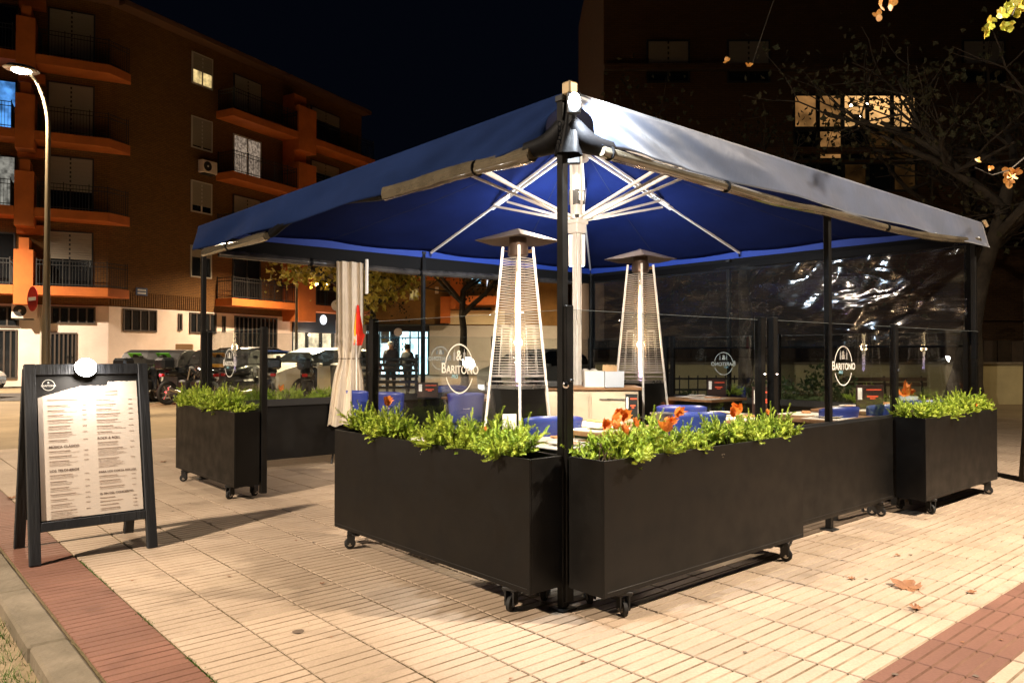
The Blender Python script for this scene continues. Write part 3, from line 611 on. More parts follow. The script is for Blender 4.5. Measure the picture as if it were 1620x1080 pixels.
spray([AT(1700, 190, 6.4), AT(1640, 235, 5.6), AT(1600, 268, 5.0), AT(1572, 276, 4.9), AT(1545, 264, 4.9)], .006, [(AT(1608, 270, 5), 5, .8), (AT(1598, 282, 5), 2, .7), (AT(1569, 264, 4.9), 1, .5), (AT(1550, 256, 4.9), 1, .45)], M_LO, .05)
spray([AT(1380, -120, 8), AT(1240, -40, 7.6), AT(1212, 40, 7.4), AT(1192, 100, 7.4)], .006, [(AT(1188, 101, 7.4), 1, 1), (AT(1152, 92, 7.4), 1, 1)], M_LO, .045)
# bushes
def bush(x, y, r, h, lab, seed, m=M_FOLD, n=1500, z0=-.05):
    rnd = random.Random(seed); t = thing('bush', (x, y, z0), 0, lab, 'bush', 'dark bushes behind the terrace'); vs, fs = [], []
    for k in range(n):
        a, b = rnd.uniform(0, 6.28), math.acos(rnd.uniform(-.2, 1)); q = rnd.uniform(.6, 1.02); lump = 1 + .25 * noise.noise(Vector((math.cos(a) * 2, math.sin(a) * 2, b * 2 + seed)))
        c = Vector((r * math.sin(b) * math.cos(a), r * math.sin(b) * math.sin(a), h * .35 + h * .6 * math.cos(b))) * q * lump; star(rnd, c, .035, vs, fs)
    me = bpy.data.meshes.new('foliage'); me.from_pydata(vs, [], fs); me.materials.append(m); o = bpy.data.objects.new('foliage', me); COL.objects.link(o); o.parent = t
    MB().tube([(x, y, z0), (x + .05, y, z0 + h * .6)], .03, 6).tube([(x, y, z0 + .1), (x - .15, y, z0 + h * .5)], .02, 6).build('stem', M_BARK, t)
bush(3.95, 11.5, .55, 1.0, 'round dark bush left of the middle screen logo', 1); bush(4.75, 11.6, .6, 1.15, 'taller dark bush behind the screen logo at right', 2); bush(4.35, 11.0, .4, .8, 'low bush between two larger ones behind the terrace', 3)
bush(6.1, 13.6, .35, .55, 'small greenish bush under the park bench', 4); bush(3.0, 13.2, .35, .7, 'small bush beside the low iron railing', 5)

# ================================================================== STREET THINGS
def street_lamp(x, y, z, hx, hy, lab, power, col, pole_r=.055, aim=None, angle=150, blend=.8):
    t = thing('street_lamp', (x, y, -.05), 0, lab, 'street lamp', 'street lamps round the square')
    d = Vector((hx - x, hy - y, 0)); n = 10; pts = [Vector((x, y, -.05)), Vector((x, y, .9)), Vector((x, y, z * .5))]
    for k in range(n + 1):
        a = k / n * PI / 2 * .94; pts.append(Vector((x, y, z - 1.1)) + d * (1 - math.cos(a)) + Vector((0, 0, 1.1 * math.sin(a))))
    MB().tube(pts, [pole_r * 1.5, pole_r * 1.5, pole_r] + [pole_r * .8 - pole_r * .35 * k / n for k in range(n + 1)], 12).build('pole', mat('galvanised_pole', (.30, .25, .17), .45, .6), t, smooth=True)
    dn = d.normalized(); F = Matrix.Translation((hx, hy, z)) @ Matrix.Rotation(math.atan2(dn.y, dn.x), 4, 'Z')
    MB(F).lathe([(.03, .10), (.15, .07), (.21, .0), (.19, -.02)], 20, T=Matrix.Scale(1.5, 4, (1, 0, 0))).build('lamp_head', M_STEEL, t, smooth=True)
    MB(F).lathe([(.15, -.021), (.12, -.05), (.01, -.07)], 20, T=Matrix.Scale(1.15, 4, (1, 0, 0))).build('lamp_lens', emis('street_lens', (1, .86, .66), 55), t, smooth=True)
    if aim: light('SPOT', (hx, hy, z - .12), power, col, .14, t, aim=aim, angle=angle, blend=blend)
    else: light('SPOT', (hx, hy, z - .12), power, col, .12, t, aim=(hx, hy, 0), angle=150, blend=.7)
    return t
LS = street_lamp(-9.15, 15, 6.75, -9.5, 14.7, 'tall curved street lamp glowing at the left above the no entry sign', 4200, (1, .76, .5))
sg = thing('no_entry_sign', (-9.1, 14.85, 2.0), 0, 'red round no entry sign with white bar fixed to the street lamp pole', 'sign')
T_ = FR((-9.28, 14.78, 2.32), math.radians(-37))
MB(T_).lathe([(.24, 0), (.24, .012)], 28, T=Matrix.Rotation(PI / 2, 4, 'X')).build('disc', mat('sign_red', (.45, .02, .01), .4), sg)
MB(T_).box(-.17, .17, -.018, -.013, -.035, .035).build('white_bar', M_WHITE, sg)
street_lamp(-5.05, 24, 3.95, -5.68, 23.8, 'street light shining through leaves beside the beige curtain', 4200, (1, .78, .45), .05)
street_lamp(9.2, 2.2, 6.2, 5.9, 3.1, 'street lamp out of view to the right of the camera', 6400, (1, .83, .65), aim=(4.7, 4.0, 0), angle=122)
street_lamp(-8.6, -1.2, 6.5, -6.2, -.2, 'street lamp out of view behind the camera to the left', 8000, (1, .82, .63), aim=(-1.9, 5.6, 0), angle=108, blend=1)
street_lamp(-19.6, 22.5, 8.0, -19.0, 23.3, 'street lamp beyond the left edge lighting the pale ground floor', 12500, (1, .80, .60))
street_lamp(-9.6, 34, 6.5, -10.2, 34.3, 'street lamp hidden behind the parasol, lighting the far street', 4500, (1, .72, .46))
street_lamp(16, 14, 6.0, 15.6, 14.6, 'street lamp beyond the right edge lighting the cream wall', 900, (1, .74, .42))

street_lamp(3.2, 40, 7.2, 1.6, 40, 'added unseen lamp far behind the tall heaters lighting the ochre building', 7500, (1, .70, .42))  # added lamp, set out of sight to brighten the ochre front
# ---- cars
def car(loc, rz, paint, lab, L=4.1, H=1.47, Wd=.86, hood=.95, lights=None):
    t = thing('parked_car', loc, rz, lab, 'car', 'cars along the street')
    S_ = [(-.5, .55, .80, .70, .80), (-.485, .38, .95, .80, .99), (-.44, .30, .98, .90, 1.28), (-.36, .24, .98, .96, 1.42), (-.15, .22, .96, 1, 1.47), (.05, .22, .95, 1, 1.455), (.17, .22, .94, 1, 1.32), (.27, .22, .93, .99, 1.02), (.31, .22, .92, .98, .96), (.42, .24, .84, .95, .86), (.47, .30, .76, .88, .77), (.5, .42, .66, .74, .67)]
    body, win = MB(), MB(); rings = []
    for fx, zb, zl, wf, zr in S_:
        x = fx * L; w_ = Wd * wf; zr = zr * H / 1.47; cab = max(0, min(1, (zr - zl) / .45)); wr = w_ * (1 - .26 * cab)
        zs = zl if zr > zl else zr - .02
        rings.append([(x, w_ * .93, zb), (x, w_, zb + (zs - zb) * .5), (x, w_ * .97, zs), (x, wr, zr - .05 * (cab > .2) - .01), (x, wr * .86, zr), (x, 0, zr + .015)])
    for sgn in (1, -1):
        for i in range(len(rings) - 1):
            for k in range(5):
                q = [rings[i][k], rings[i + 1][k], rings[i + 1][k + 1], rings[i][k + 1]]; q = [(a, b * sgn, c) for a, b, c in q]
                if sgn < 0: q = q[::-1]
                isw = (k == 2 and 2 <= i <= 6) or (k >= 3 and i in (6,)) or (k >= 3 and i in (1,))
                (win if isw else body).add(q, [(0, 1, 2, 3)])
    for sgn, r in ((1, rings[-1]), (-1, rings[0])):
        pts = [(a, b, c) for a, b, c in r] + [(a, -b, c) for a, b, c in r[-2::-1]]; body.add(pts, [tuple(range(len(pts)))])
    bo = body.build('body', paint, t, local=True, smooth=True); win.build('windows', M_DARKW, t, local=True)
    for s in (1, -1):
        for fx in (.30, -.31):
            T = Matrix.Translation((fx * L, s * (Wd - .09), .30)) @ Matrix.Rotation(PI / 2, 4, 'X')
            w0 = MB().lathe([(.25, -.1), (.31, -.09), (.315, 0), (.31, .09), (.25, .1)], 24, T=T).build('wheel', M_RUBBER, t, local=True, smooth=True)
            o = MB().lathe([(.19, -.105), (.2, 0), (.19, .105)], 16, T=T).build('rim', M_STEEL, w0, local=False) if False else MB().lathe([(.19, -.106), (.2, 0), (.19, .106)], 10, T=T).build('rim', M_STEEL, w0, local=True)
        MB().bbox(.44 * L, .487 * L, s * Wd * .62 - .13, s * Wd * .62 + .13, .60, .72, .03).build('headlight', emis('headlight_on', (1, .97, .9), 160) if lights else mat('headlight_glass', (.5, .5, .5), .1, spec=.8), t, local=True)
        MB().bbox(-.492 * L, -.45 * L, s * Wd * .74 - .08, s * Wd * .74 + .08, .78, .98, .02).build('tail_light', mat('tail_red', (.35, .01, .01), .2), t, local=True)
        MB().bbox(.13 * L, .17 * L, s * (Wd + .02) - .06, s * (Wd + .02) + .06, .93, 1.03, .02).build('mirror', paint, t, local=True)
        MB().box(-.06 * L, -.03 * L, s * (Wd * .975) - .005, s * (Wd * .975) + .012, .80, .82).build('door_handle', M_CHROME, t, local=True)
    MB().bbox(.47 * L, .503 * L, -.35, .35, .36, .52, .02).build('grille', M_BLACKM, t, local=True)
    for fx, sx in ((.508, 1), (-.508, -1)): MB().bbox(fx * L - .006, fx * L + .006, -.25, .25, .40 if sx > 0 else .58, .50 if sx > 0 else .68, .003).build('number_plate', M_WHITE, t, local=True)
    if lights: light('SPOT', Matrix.Translation(Vector(loc)) @ Matrix.Rotation(rz, 4, 'Z') @ Vector((.52 * L, 0, .66)), 60, (1, .95, .88), .08, t, aim=Matrix.Translation(Vector(loc)) @ Matrix.Rotation(rz, 4, 'Z') @ Vector((.5 * L + 5, 0, .1)), angle=90)
    return t
M_CW = mat('white_car_paint', (.62, .60, .55), .25, coat=.8); M_CG = mat('grey_car_paint', (.34, .33, .31), .3, coat=.8); M_CD = mat('dark_car_paint', (.015, .017, .02), .22, coat=.9); M_CB = mat('blue_car_paint', (.02, .06, .25), .25, coat=.8)
zc = -.05
car((-17.3, 22.3, zc), math.radians(8), M_CW, 'white car cut by the left edge of the view, behind the menu board', H=1.42)
car((-6.0, 23.6, zc), math.radians(232), M_CW, 'white hatchback seen between the glass and the beige curtain', H=1.5)
car((-9.3, 27.4, zc), math.radians(238), M_CB, 'blue car behind the glass of the planter beside the entrance', H=1.45)
car((-7.7, 25.6, zc), math.radians(236), M_CW, 'white car with low bonnet behind the small round logo on the left', H=1.30)
car((.75, 23.4, zc), math.radians(-128), M_CG, 'grey car with glaring headlight left of the tall heater', lights=1)
car((-10.2, 31.0, zc), math.radians(62), M_CD, 'dark car parked in front of the dark lattice of the brick block', L=4.4, H=1.6)
# ---- motorbikes
def bike(loc, rz, lab, scooter=False, red=False, col=None):
    t = thing('motorbike', loc, rz, lab, 'motorbike', 'motorbikes parked by the bins'); pm_ = col or M_CD
    for x in (-.62, .66):
        T = Matrix.Translation((x, 0, .30)) @ Matrix.Rotation(PI / 2, 4, 'X')
        ring_ = MB(); n = 22
        ring_.tube([(x + .26 * math.cos(2 * PI * k / n), 0, .30 + .26 * math.sin(2 * PI * k / n)) for k in range(n + 1)], .05, 8, cap=False)
        w0 = ring_.build('wheel', M_RUBBER, t, local=True, smooth=True)
        sp_ = MB().lathe([(.05, -.05), (.05, .05)], 10, T=T)
        for k in range(6): a = k * PI / 3; sp_.tube([(x, 0, .3), (x + .23 * math.cos(a), 0, .3 + .23 * math.sin(a))], .012, 4)
        sp_.build('rim', M_STEEL, w0, local=True)
    for s in (-1, 1): MB().tube([(.66, s * .09, .3), (.42, s * .08, .92)], .022, 8).build('fork', M_STEEL, t, local=True)
    MB().tube([(.36, -.36, 1.02), (.44, -.2, 1.03), (.44, .2, 1.03), (.36, .36, 1.02)], .014, 6).build('handlebar', M_IRON, t, local=True)
    for s in (-1, 1): MB().tube([(.40, s * .25, 1.03), (.42, s * .30, 1.2)], .007, 5).bbox(.40, .425, s * .30 - .06, s * .30 + .06, 1.17, 1.26, .01).build('mirror', M_IRON, t, local=True)
    def blob(i, j):
        a = i * 2 * PI; x = -.72 + 1.12 * j; e = math.sin(PI * min(.999, max(.001, j))) ** .5; zc_ = .74 + .10 * math.sin(j * 3.0 + .2) + (.12 * (j - .6) / .4 if j > .6 else 0)
        return (x, math.cos(a) * .16 * e, zc_ + math.sin(a) * (.14 + .05 * (j > .55)) * e)
    MB().grid(blob, 16, 16).build('fairing', pm_, t, local=True, smooth=True)
    MB().bbox(-.66, .05, -.13, .13, .80, .90, .035).build('seat', M_RUBBER, t, local=True, smooth=True)
    MB().bbox(-.22, .28, -.15, .15, .28, .62, .05).build('engine', M_IRON, t, local=True)
    MB().tube([(.1, -.16, .3), (-.3, -.18, .27), (-.75, -.2, .42)], .045, 10).build('exhaust', M_STEEL, t, local=True, smooth=True)
    MB().tube([(.86, .0, .58), (.70, 0, .64), (.5, 0, .62)], .06, 8).build('front_mudguard', pm_, t, local=True, smooth=True)
    MB().lathe([(.03, 0), (.10, .03), (.10, .08)], 16, T=Matrix.Translation((.58, 0, .88)) @ Matrix.Rotation(-PI / 2, 4, 'Y')).build('headlight', MATS['headlight_glass'], t, local=True, smooth=True)
    if scooter:
        MB().grid(lambda i, j: (.44 + .1 * j, (i - .5) * .42 * (1 - .2 * j), .98 + .42 * j), 8, 8).build('windscreen', glass('bike_screen', (.7, .7, .7), .02, base=.08), t, local=True)
        MB().bbox(-.9, -.5, -.2, .2, .90, 1.2, .06).build('top_box', M_CD, t, local=True)
        MB().bbox(.3, .42, -.22, .22, .3, .95, .05).build('leg_shield', pm_, t, local=True)
    MB().bbox(-.82, -.74, -.07, .07, .72, .80, .015).build('tail_light', emis('red_tail_on', (1, .03, .05), 60) if red else MATS['tail_red'], t, local=True)
    if red: light('POINT', Matrix.Translation(Vector(loc)) @ Matrix.Rotation(rz, 4, 'Z') @ Vector((-.92, 0, .76)), 14, (1, .05, .08), .03, t)
    return t
bike((-8.6, 20.3, zc), math.radians(60), 'black motorbike in front of the recycling bins', True)
bike((-8.1, 19.9, zc), math.radians(140), 'second black motorbike, just left of the short planter glass')
bike((-9.9, 20.4, zc), math.radians(80), 'scooter with a glowing red tail light beside the bins', True, True)
bike((-6.55, 20.6, zc), math.radians(115), 'big scooter with windscreen behind the screen post of the short planter', True, col=M_CG)
bike((-5.4, 20.2, zc), math.radians(100), 'dark scooter with top box left of the beige curtain', True)
bike((-7.3, 20.8, zc), math.radians(70), 'black motorbike seen through the glass with the small logo')
bike((-12.2, 21.9, zc), math.radians(200), 'dark motorbike behind the lamp of the menu board')
# ---- recycling containers
def container(loc, rz, lab, lid, ap=2):
    t = thing('recycling_container', loc, rz, lab, 'recycling container', 'street recycling containers')
    prof = [(-.62, .12), (-.66, .9), (-.6, 1.15), (-.42, 1.34), (-.15, 1.42), (.15, 1.42), (.42, 1.34), (.6, 1.15), (.66, .9), (.62, .12)]
    b = MB(); Rz = Matrix.Rotation(PI / 2, 4, 'Z')
    b.prism(prof, -.88, .88, T=Rz); b.build('body', mat('dark_grey_plastic', (.035, .035, .036), .45, rv=.1), t, local=True, bevel=.03)
    MB().bbox(-.85, .85, -.69, -.655, .84, .92, .01).build('rim', MATS['dark_grey_plastic'], t, local=True)
    for k in range(ap):
        x = -.42 + k * .84 if ap == 2 else 0
        T = Matrix.Translation((x, -.535, 1.24)) @ Matrix.Rotation(math.radians(46), 4, 'X')
        MB().bbox(-.2, .2, -.012, .012, -.13, .13, .01, T=T @ Matrix.Rotation(0, 4, 'X')).build('aperture_plate', lid, t, local=True)
        MB().lathe([(.09, 0), (.09, .01)], 18, T=T @ Matrix.Translation((0, -.013, 0)) @ Matrix.Rotation(PI / 2, 4, 'X')).build('aperture', M_IRON, t, local=True)
        MB().bbox(x - .22, x + .22, -.69, -.665, .93, 1.03, .008).build('colour_band', lid, t, local=True)
        MB().prism([(x - .06, .72), (x + .06, .72), (x + .06, .6), (x, .53), (x - .06, .6)], -.672, -.666).build('shield_badge', M_WHITE, t, local=True)
    for x in (-.7, .7): MB().bbox(x - .12, x + .12, -.5, .5, 0, .12, .02).build('foot', M_IRON, t, local=True)
    return t
M_GRN = mat('lime_green_plastic', (.14, .55, .05), .45)
container((-9.95, 21.7, zc), math.radians(-8), 'dark grey recycling container with two lime green openings', M_GRN)
container((-8.15, 22.0, zc), math.radians(-8), 'dark recycling container with a yellow panel behind the short planter glass', mat('amber_plastic', (.55, .28, .04), .45), 1)
bx = MB(FR((-9.35, 21.8, 1.38), .3)).bbox(-.22, .22, -.15, .15, 0, .16, .01); tag(bx.build('cardboard_box', mat('cardboard', (.35, .20, .09), .8)), 'crushed brown cardboard box lying on top of the green opening container', 'cardboard box')
lbn = thing('litter_bin', (-5.0, 22.2, zc), 0, 'dark round litter bin between the white hatchback and the beige curtain', 'litter bin')
MB().lathe([(.24, .1), (.28, .95), (.3, .98), (.26, 1.02), (.1, 1.05)], 18).build('bin_body', M_IRON, lbn, local=True, smooth=True); MB().lathe([(.05, 0), (.05, .1)], 8).build('stem', M_IRON, lbn, local=True)
# slatted street bench / stack behind the left glass
sb = thing('slatted_bench', (-3.0, 17.5, 0), math.radians(6), 'black slatted metal bench seen through the left glass below the lit shop', 'bench')
for k in range(6): MB().bbox(-.85, .85, -.02 + k * .012, .01 + k * .012, .45 + k * .13, .52 + k * .13, .005).build('slat', M_CD, sb, local=True)
for x in (-.8, .8): MB().bbox(x - .03, x + .03, -.03, .1, 0, 1.25, .006).build('upright', M_IRON, sb, local=True)
# direction sign pole near corner
pn = thing('litter_sign_pole', (-6.3, 27.5, -.05), 0, 'thin pole with a small pale plate in front of the orange pillar', 'sign post')
MB().tube([(-6.3, 27.5, -.05), (-6.3, 27.5, 3.1)], .035, 8).build('pole', M_STEEL, pn); MB().lathe([(.2, 0), (.2, .02)], 18, T=Matrix.Translation((-6.3, 27.45, 3.0)) @ Matrix.Rotation(PI / 2, 4, 'X')).build('plate', M_RENDER, pn)
MB().box(-6.2, -5.75, 27.46, 27.48, 1.45, 1.75).build('lower_plate', M_FRAME, pn)

# ---- two people in front of the lit shop
def person(loc, rz, lab, coat, trousers, h=1.72, step=.18, hair=(.25, .24, .22)):
    t = thing('person', loc, rz, lab, 'person', None); s = h / 1.75
    J = {'pel': (0, 0, .95), 'waist': (0, 0, 1.1), 'chest': (0, -.01, 1.33), 'neck': (0, -.01, 1.50), 'head': (0, -.03, 1.60), 'top': (0, -.02, 1.70)}
    E = [('pel', 'waist'), ('waist', 'chest'), ('chest', 'neck'), ('neck', 'head'), ('head', 'top')]
    R_ = {'pel': .15, 'waist': .145, 'chest': .155, 'neck': .055, 'head': .085, 'top': .06}
    for q, sd in (('l', 1), ('r', -1)):
        f = step * sd
        J.update({q + 'sh': (.17 * sd, 0, 1.42), q + 'el': (.23 * sd, .05 * sd, 1.14), q + 'wr': (.22 * sd, -.12, .95), q + 'ha': (.21 * sd, -.17, .88), q + 'hip': (.09 * sd, 0, .90), q + 'kn': (.1 * sd, -f * .6 - .03, .49), q + 'an': (.1 * sd, -f, .09), q + 'to': (.1 * sd, -f - .15, .035)})
        E += [('chest', q + 'sh'), (q + 'sh', q + 'el'), (q + 'el', q + 'wr'), (q + 'wr', q + 'ha'), ('pel', q + 'hip'), (q + 'hip', q + 'kn'), (q + 'kn', q + 'an'), (q + 'an', q + 'to')]
        R_.update({q + 'sh': .07, q + 'el': .052, q + 'wr': .035, q + 'ha': .04, q + 'hip': .095, q + 'kn': .062, q + 'an': .042, q + 'to': .035})
    ks = list(J); me = bpy.data.meshes.new('body'); me.from_pydata([tuple(c * s for c in J[k]) for k in ks], [(ks.index(a), ks.index(b)) for a, b in E], [])
    me.materials.append(coat); me.materials.append(trousers); me.materials.append(mat('skin', (.45, .26, .17), .6))
    o = bpy.data.objects.new('body', me); COL.objects.link(o); o.parent = t
    md = o.modifiers.new('skin', 'SKIN'); md.use_smooth_shade = True
    for k, sv_ in zip(ks, me.skin_vertices[0].data): sv_.radius = (R_[k] * s * (1.25 if k in ('pel', 'waist', 'chest') else 1), R_[k] * s * (.8 if k in ('pel', 'waist', 'chest') else 1)); sv_.use_root = (k == 'pel')
    o.modifiers.new('sub', 'SUBSURF').render_levels = 1
    dg = bpy.context.evaluated_depsgraph_get(); ev = bpy.data.meshes.new_from_object(o.evaluated_get(dg)); o.modifiers.clear()
    for p in ev.polygons: z = p.center.z / s; p.material_index = 2 if z > 1.48 else (0 if z > .86 else 1)
    o.data = ev
    hb = MB().lathe([(.06, -.07), (.1, -.03), (.103, .02), (.08, .075), (.02, .1)], 14, T=Matrix.Translation((0, .015 * s, 1.655 * s)) @ Matrix.Scale(.95, 4)); hb.build('hair', mat('hair%.2f' % hair[0], hair, .8), t, local=True, smooth=True)
    MB().tube([(.02, -.115 * s, 1.61 * s), (0, -.13 * s, 1.60 * s), (0, -.112 * s, 1.635 * s)], .012, 6).build('nose', MATS['skin'], t, local=True)
    return t
person((-3.72, 23.4, -.06), math.radians(20), 'grey haired person in a dark coat standing left in front of the lit shop', mat('dark_coat', (.07, .065, .08), .8), mat('dark_trousers', (.02, .02, .025), .8), 1.70, .05, (.45, .43, .40))
person((-3.15, 23.0, -.06), math.radians(150), 'person in black clothes standing right in front of the lit shop', mat('black_coat', (.03, .03, .035), .8), MATS['dark_trousers'], 1.62, .12, (.02, .015, .012))

# ================================================================== THE TERRACE
LU, LV, MU, MV = 5.8, 5.3, 2.84, 2.71
EAVE, APEX, RUN = 2.545, 3.44, 2.55
# ---- parasol
par = thing('parasol', W(MU, MV), ANG, 'large square navy blue parasol with white mast and folding ribs over the terrace', 'parasol')
def cpos(a, b, dz=0):
    """canopy point, a,b in -1..1 from the apex to the eaves"""
    u = MU + a * ((LU - MU) if a > 0 else MU); v = MV + b * ((LV - MV) if b > 0 else MV)
    m = max(abs(a), abs(b)); k = min(abs(a), abs(b)) / m if m > 1e-6 else 0
    sag = -.055 * math.sin(PI * m) * 1 - .03 * m * math.sin(PI * min(1, 2 * min(k, 1 - k))) * 1
    z = EAVE + (APEX - EAVE) * (1 - m) + sag + noise.noise(Vector((a * 4, b * 4, 1))) * .012
    return W(u, v, z + dz)
MB().grid(lambda i, j: cpos(i * 2 - 1, j * 2 - 1), 48, 48).build('canopy', M_BLUEF, par, smooth=True, thick=.002)
mast = MB(TENT)
mast.bbox(MU - .036, MU + .036, MV - .036, MV + .036, 0, APEX - .05, .008)
for s in (-1, 1):
    mast.box(MU + s * .018 - .003, MU + s * .018 + .003, MV - .040, MV - .036, .5, 3.3); mast.box(MU - .040, MU - .036, MV + s * .018 - .003, MV + s * .018 + .003, .5, 3.3)
mast.build('mast', M_ALU, par)
MB(TENT).bbox(MU - .45, MU + .45, MV - .45, MV + .45, .0, .06, .008).build('base_plate', M_BLACKM, par)
hub = MB(TENT).bbox(MU - .09, MU + .09, MV - .09, MV + .09, APEX - .16, APEX - .03, .01); hub.build('top_hub', M_ALU, par)
rn = MB(TENT).bbox(MU - .068, MU + .068, MV - .068, MV + .068, RUN - .09, RUN + .03, .008)
rn.bbox(MU - .085, MU + .085, MV - .085, MV + .085, RUN + .0, RUN + .06, .01)
rno = rn.build('runner', M_ALU, par)
for sx in (-1, 1):
    for sy in (-1, 1): MB(TENT).box(MU + sx * .075 - .016, MU + sx * .075 + .016, MV + sy * .075 - .016, MV + sy * .075 + .016, RUN + .055, RUN + .085).build('rubber_stop', M_RUBBER, rno)
MB(TENT).bbox(MU - .06, MU + .06, MV - .06, MV + .06, 2.75, 2.90, .006).build('cable_clamp', M_BLACKM, par)
MB(TENT).bbox(MU - .032, MU + .032, MV - .066, MV - .06, 2.785, 2.87, .002).build('clamp_window', M_ALU, par)
AX = Vector(W(MU, MV, APEX - .09)); RX = Vector(W(MU, MV, RUN + .03))
for a, b in ((1, 0), (-1, 0), (0, 1), (0, -1), (1, 1), (-1, 1), (1, -1), (-1, -1)):
    end = cpos(a * .985, b * .985, .0) + Vector((0, 0, -.035)); d = (end - AX)
    side = Vector((0, 0, 1)).cross(d).normalized()
    mid = AX + d * (.44 if a * b == 0 else .25)
    rb = MB()
    for s in (-1, 1): rb.tube([AX + side * .045 * s, mid + d * .06 + side * .026 * s], .016, 4)
    rb.tube([mid + d * .04, end], .016, 4)
    r = rb.build('rib', M_ALU, par)
    MB().tube([mid - d * .03, mid + d * .09], .03, 4).build('slider', M_ALU, r)
    if a * b == 0:
        MB().tube([end, end - Vector((0, 0, .05))], .009, 6).build('rib_hook', M_CHROME, r)
    m2 = MB()
    for s in (-1, 1): m2.tube([RX + side * .05 * s, mid + side * .045 * s - Vector((0, 0, .03)) + (d * .05 if s > 0 else d * 0)], .017, 4)
    m2.build('strut', M_ALU, par)
# sewn seams running over the ribs
for a, b in ((1, 0), (0, 1), (1, 1), (-1, 1), (1, -1), (-.5, 1), (.5, 1), (1, .5), (1, -.5)):
    MB().tube([cpos(a * t, b * t, -.004) for t in np.linspace(.06, .995, 26)], .0045, 4).build('seam', mat('dark_navy_seam', (.003, .007, .04), .85), par)
# wires hanging down the mast
def wpt(f, z): return W(MU - .058 + f, MV - .06, z)
m = MB()
for q in range(2):
    m.tube([W(MU - .05 + .05 * q + .006 * math.sin(k * 1.7 + q), MV - .046 - .004 * q, 2.5 - k * .12) for k in range(9)], .0022, 4)
m.build('cable', M_RUBBER, par)
# ---- valance strips (one part per side)
def valance(name, p0, dirv, out, L, near=False, m=M_BLUEF, h=.26, flare=.06, amp=.010):
    def f(i, j):
        s = i * L; z = EAVE + .004 - h * j
        droop = .02 * math.sin(PI * i)
        if near: s0 = .17 * j; s = s0 + i * (L - s0)
        e = amp * math.sin(s * 3.1 + j) * j + amp * .8 * j * noise.noise(Vector((s * 2.2, j * 2, 5)))
        if near:
            k = math.exp(-s / .55); t = (s * 6 - j * 4.5); e += .024 * k * math.sin(t * 2.6) * min(1, j * 3)
            e += .05 * min(1, j * 2) * noise.noise(Vector((s * 1.15 - j * .9, j * .9, 9)))
        return Vector(p0) + Vector(dirv) * s + Vector(out) * (flare * j + e + .004) + Vector((0, 0, z - droop * j * .6))
    return MB().grid(f, 140, 14).build('valance', m, par, smooth=True, thick=.0015)
valance('r', W(0, 0), U, -V, LU, True, M_VALR, .25, .05)
valance('l', W(0, 0), V, -U, LV, True, M_VALL, .25, .05)
valance('f', W(0, LV), U, V, LU, False, M_VALF, .23, .02)
valance('b', W(LU, 0), V, U, LV, False, M_VALF, .23, .02)
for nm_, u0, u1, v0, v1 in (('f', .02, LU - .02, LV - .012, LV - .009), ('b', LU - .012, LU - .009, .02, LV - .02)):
    MB(TENT).box(u0, u1, v0, v1, EAVE - .085, EAVE - .004).build('inner_lit_strip', mat('painted_lit_blue', (.012, .045, .30), .7), par)  # strip along the far eaves: lamp light put into a lighter blue
# corner fitting
MB(TENT).bbox(-.03, .03, -.03, .03, EAVE - .02, EAVE + .045, .008).build('corner_fitting', mat('tarnished_brass', (.55, .42, .25), .4, .7), par)
MB(TENT).tube([(LU - .02, -.02, EAVE + .02), (LU + .03, -.03, EAVE - .03)], .018, 6).build('corner_fitting', MATS['tarnished_brass'], par)
# LED flood behind the mast
led = thing('mast_floodlight', W(MU + .055, MV + .055, 2.12), ANG + math.radians(-45), 'white LED floodlight glowing behind the parasol mast under the canopy', 'floodlight')
MB(TENT).bbox(MU + .055, MU + .085, MV + .055, MV + .085, 2.14, 2.46, .004).build('bracket', M_ALU, led)
d45 = FR(W(MU + .075, MV + .075), ANG - math.radians(45))
MB(d45).bbox(-.085, .085, 0, .03, 2.15, 2.47, .004).build('housing', M_ALU, led)
MB(d45).bbox(-.082, .082, .031, .075, 2.15, 2.46, .01).build('diffuser', emis('led_diffuser', (.62, .80, 1), 14), led)
light('AREA', d45 @ Vector((0, .09, 2.31)), 130, (.72, .86, 1), parent=led, aim=d45 @ Vector((0, 1.6, 2.85)), size=(.16, .3))
# added light under the top hub, out of sight, to brighten the terrace
ring = thing('added_hub_light', W(MU, MV, 3.2), ANG, 'added warm white lamp hidden on the mast just under the parasol top', 'lamp')
MB(TENT).lathe([(.11, 3.19), (.12, 3.2), (.12, 3.24), (.07, 3.25)], 20, T=Matrix.Translation((MU, MV, 0))).build('added_light_housing', M_ALU, ring)
for q in range(4):
    a = q * PI / 2 + PI / 4
    light('SPOT', W(MU + .17 * math.cos(a), MV + .17 * math.sin(a), 3.13), 80, PEACH, .03, ring, aim=W(MU + 1.2 * math.cos(a), MV + 1.2 * math.sin(a), 0), angle=150, blend=.6)
inw = thing('added_inward_light', W(.3, .3, 2.28), ANG, 'added small lamp hidden under the near corner, shining into the terrace', 'floodlight')  # added light that brightens mast, tables and heaters from the near side
FI = FR(W(.3, .3), ANG - math.radians(45))
MB(FI).bbox(-.06, .06, -.02, .015, 2.29, 2.38, .005).build('housing', M_BLACKM, inw); MB(FI).box(-.05, .05, .016, .019, 2.30, 2.37).build('led_panel', emis('added_light_face', (1, .85, .68), 40), inw)
light('SPOT', FI @ Vector((0, .06, 2.33)), 780, PEACH, .04, inw, aim=FI @ Vector((0, 3.4, 1.0)), angle=96, blend=.6)
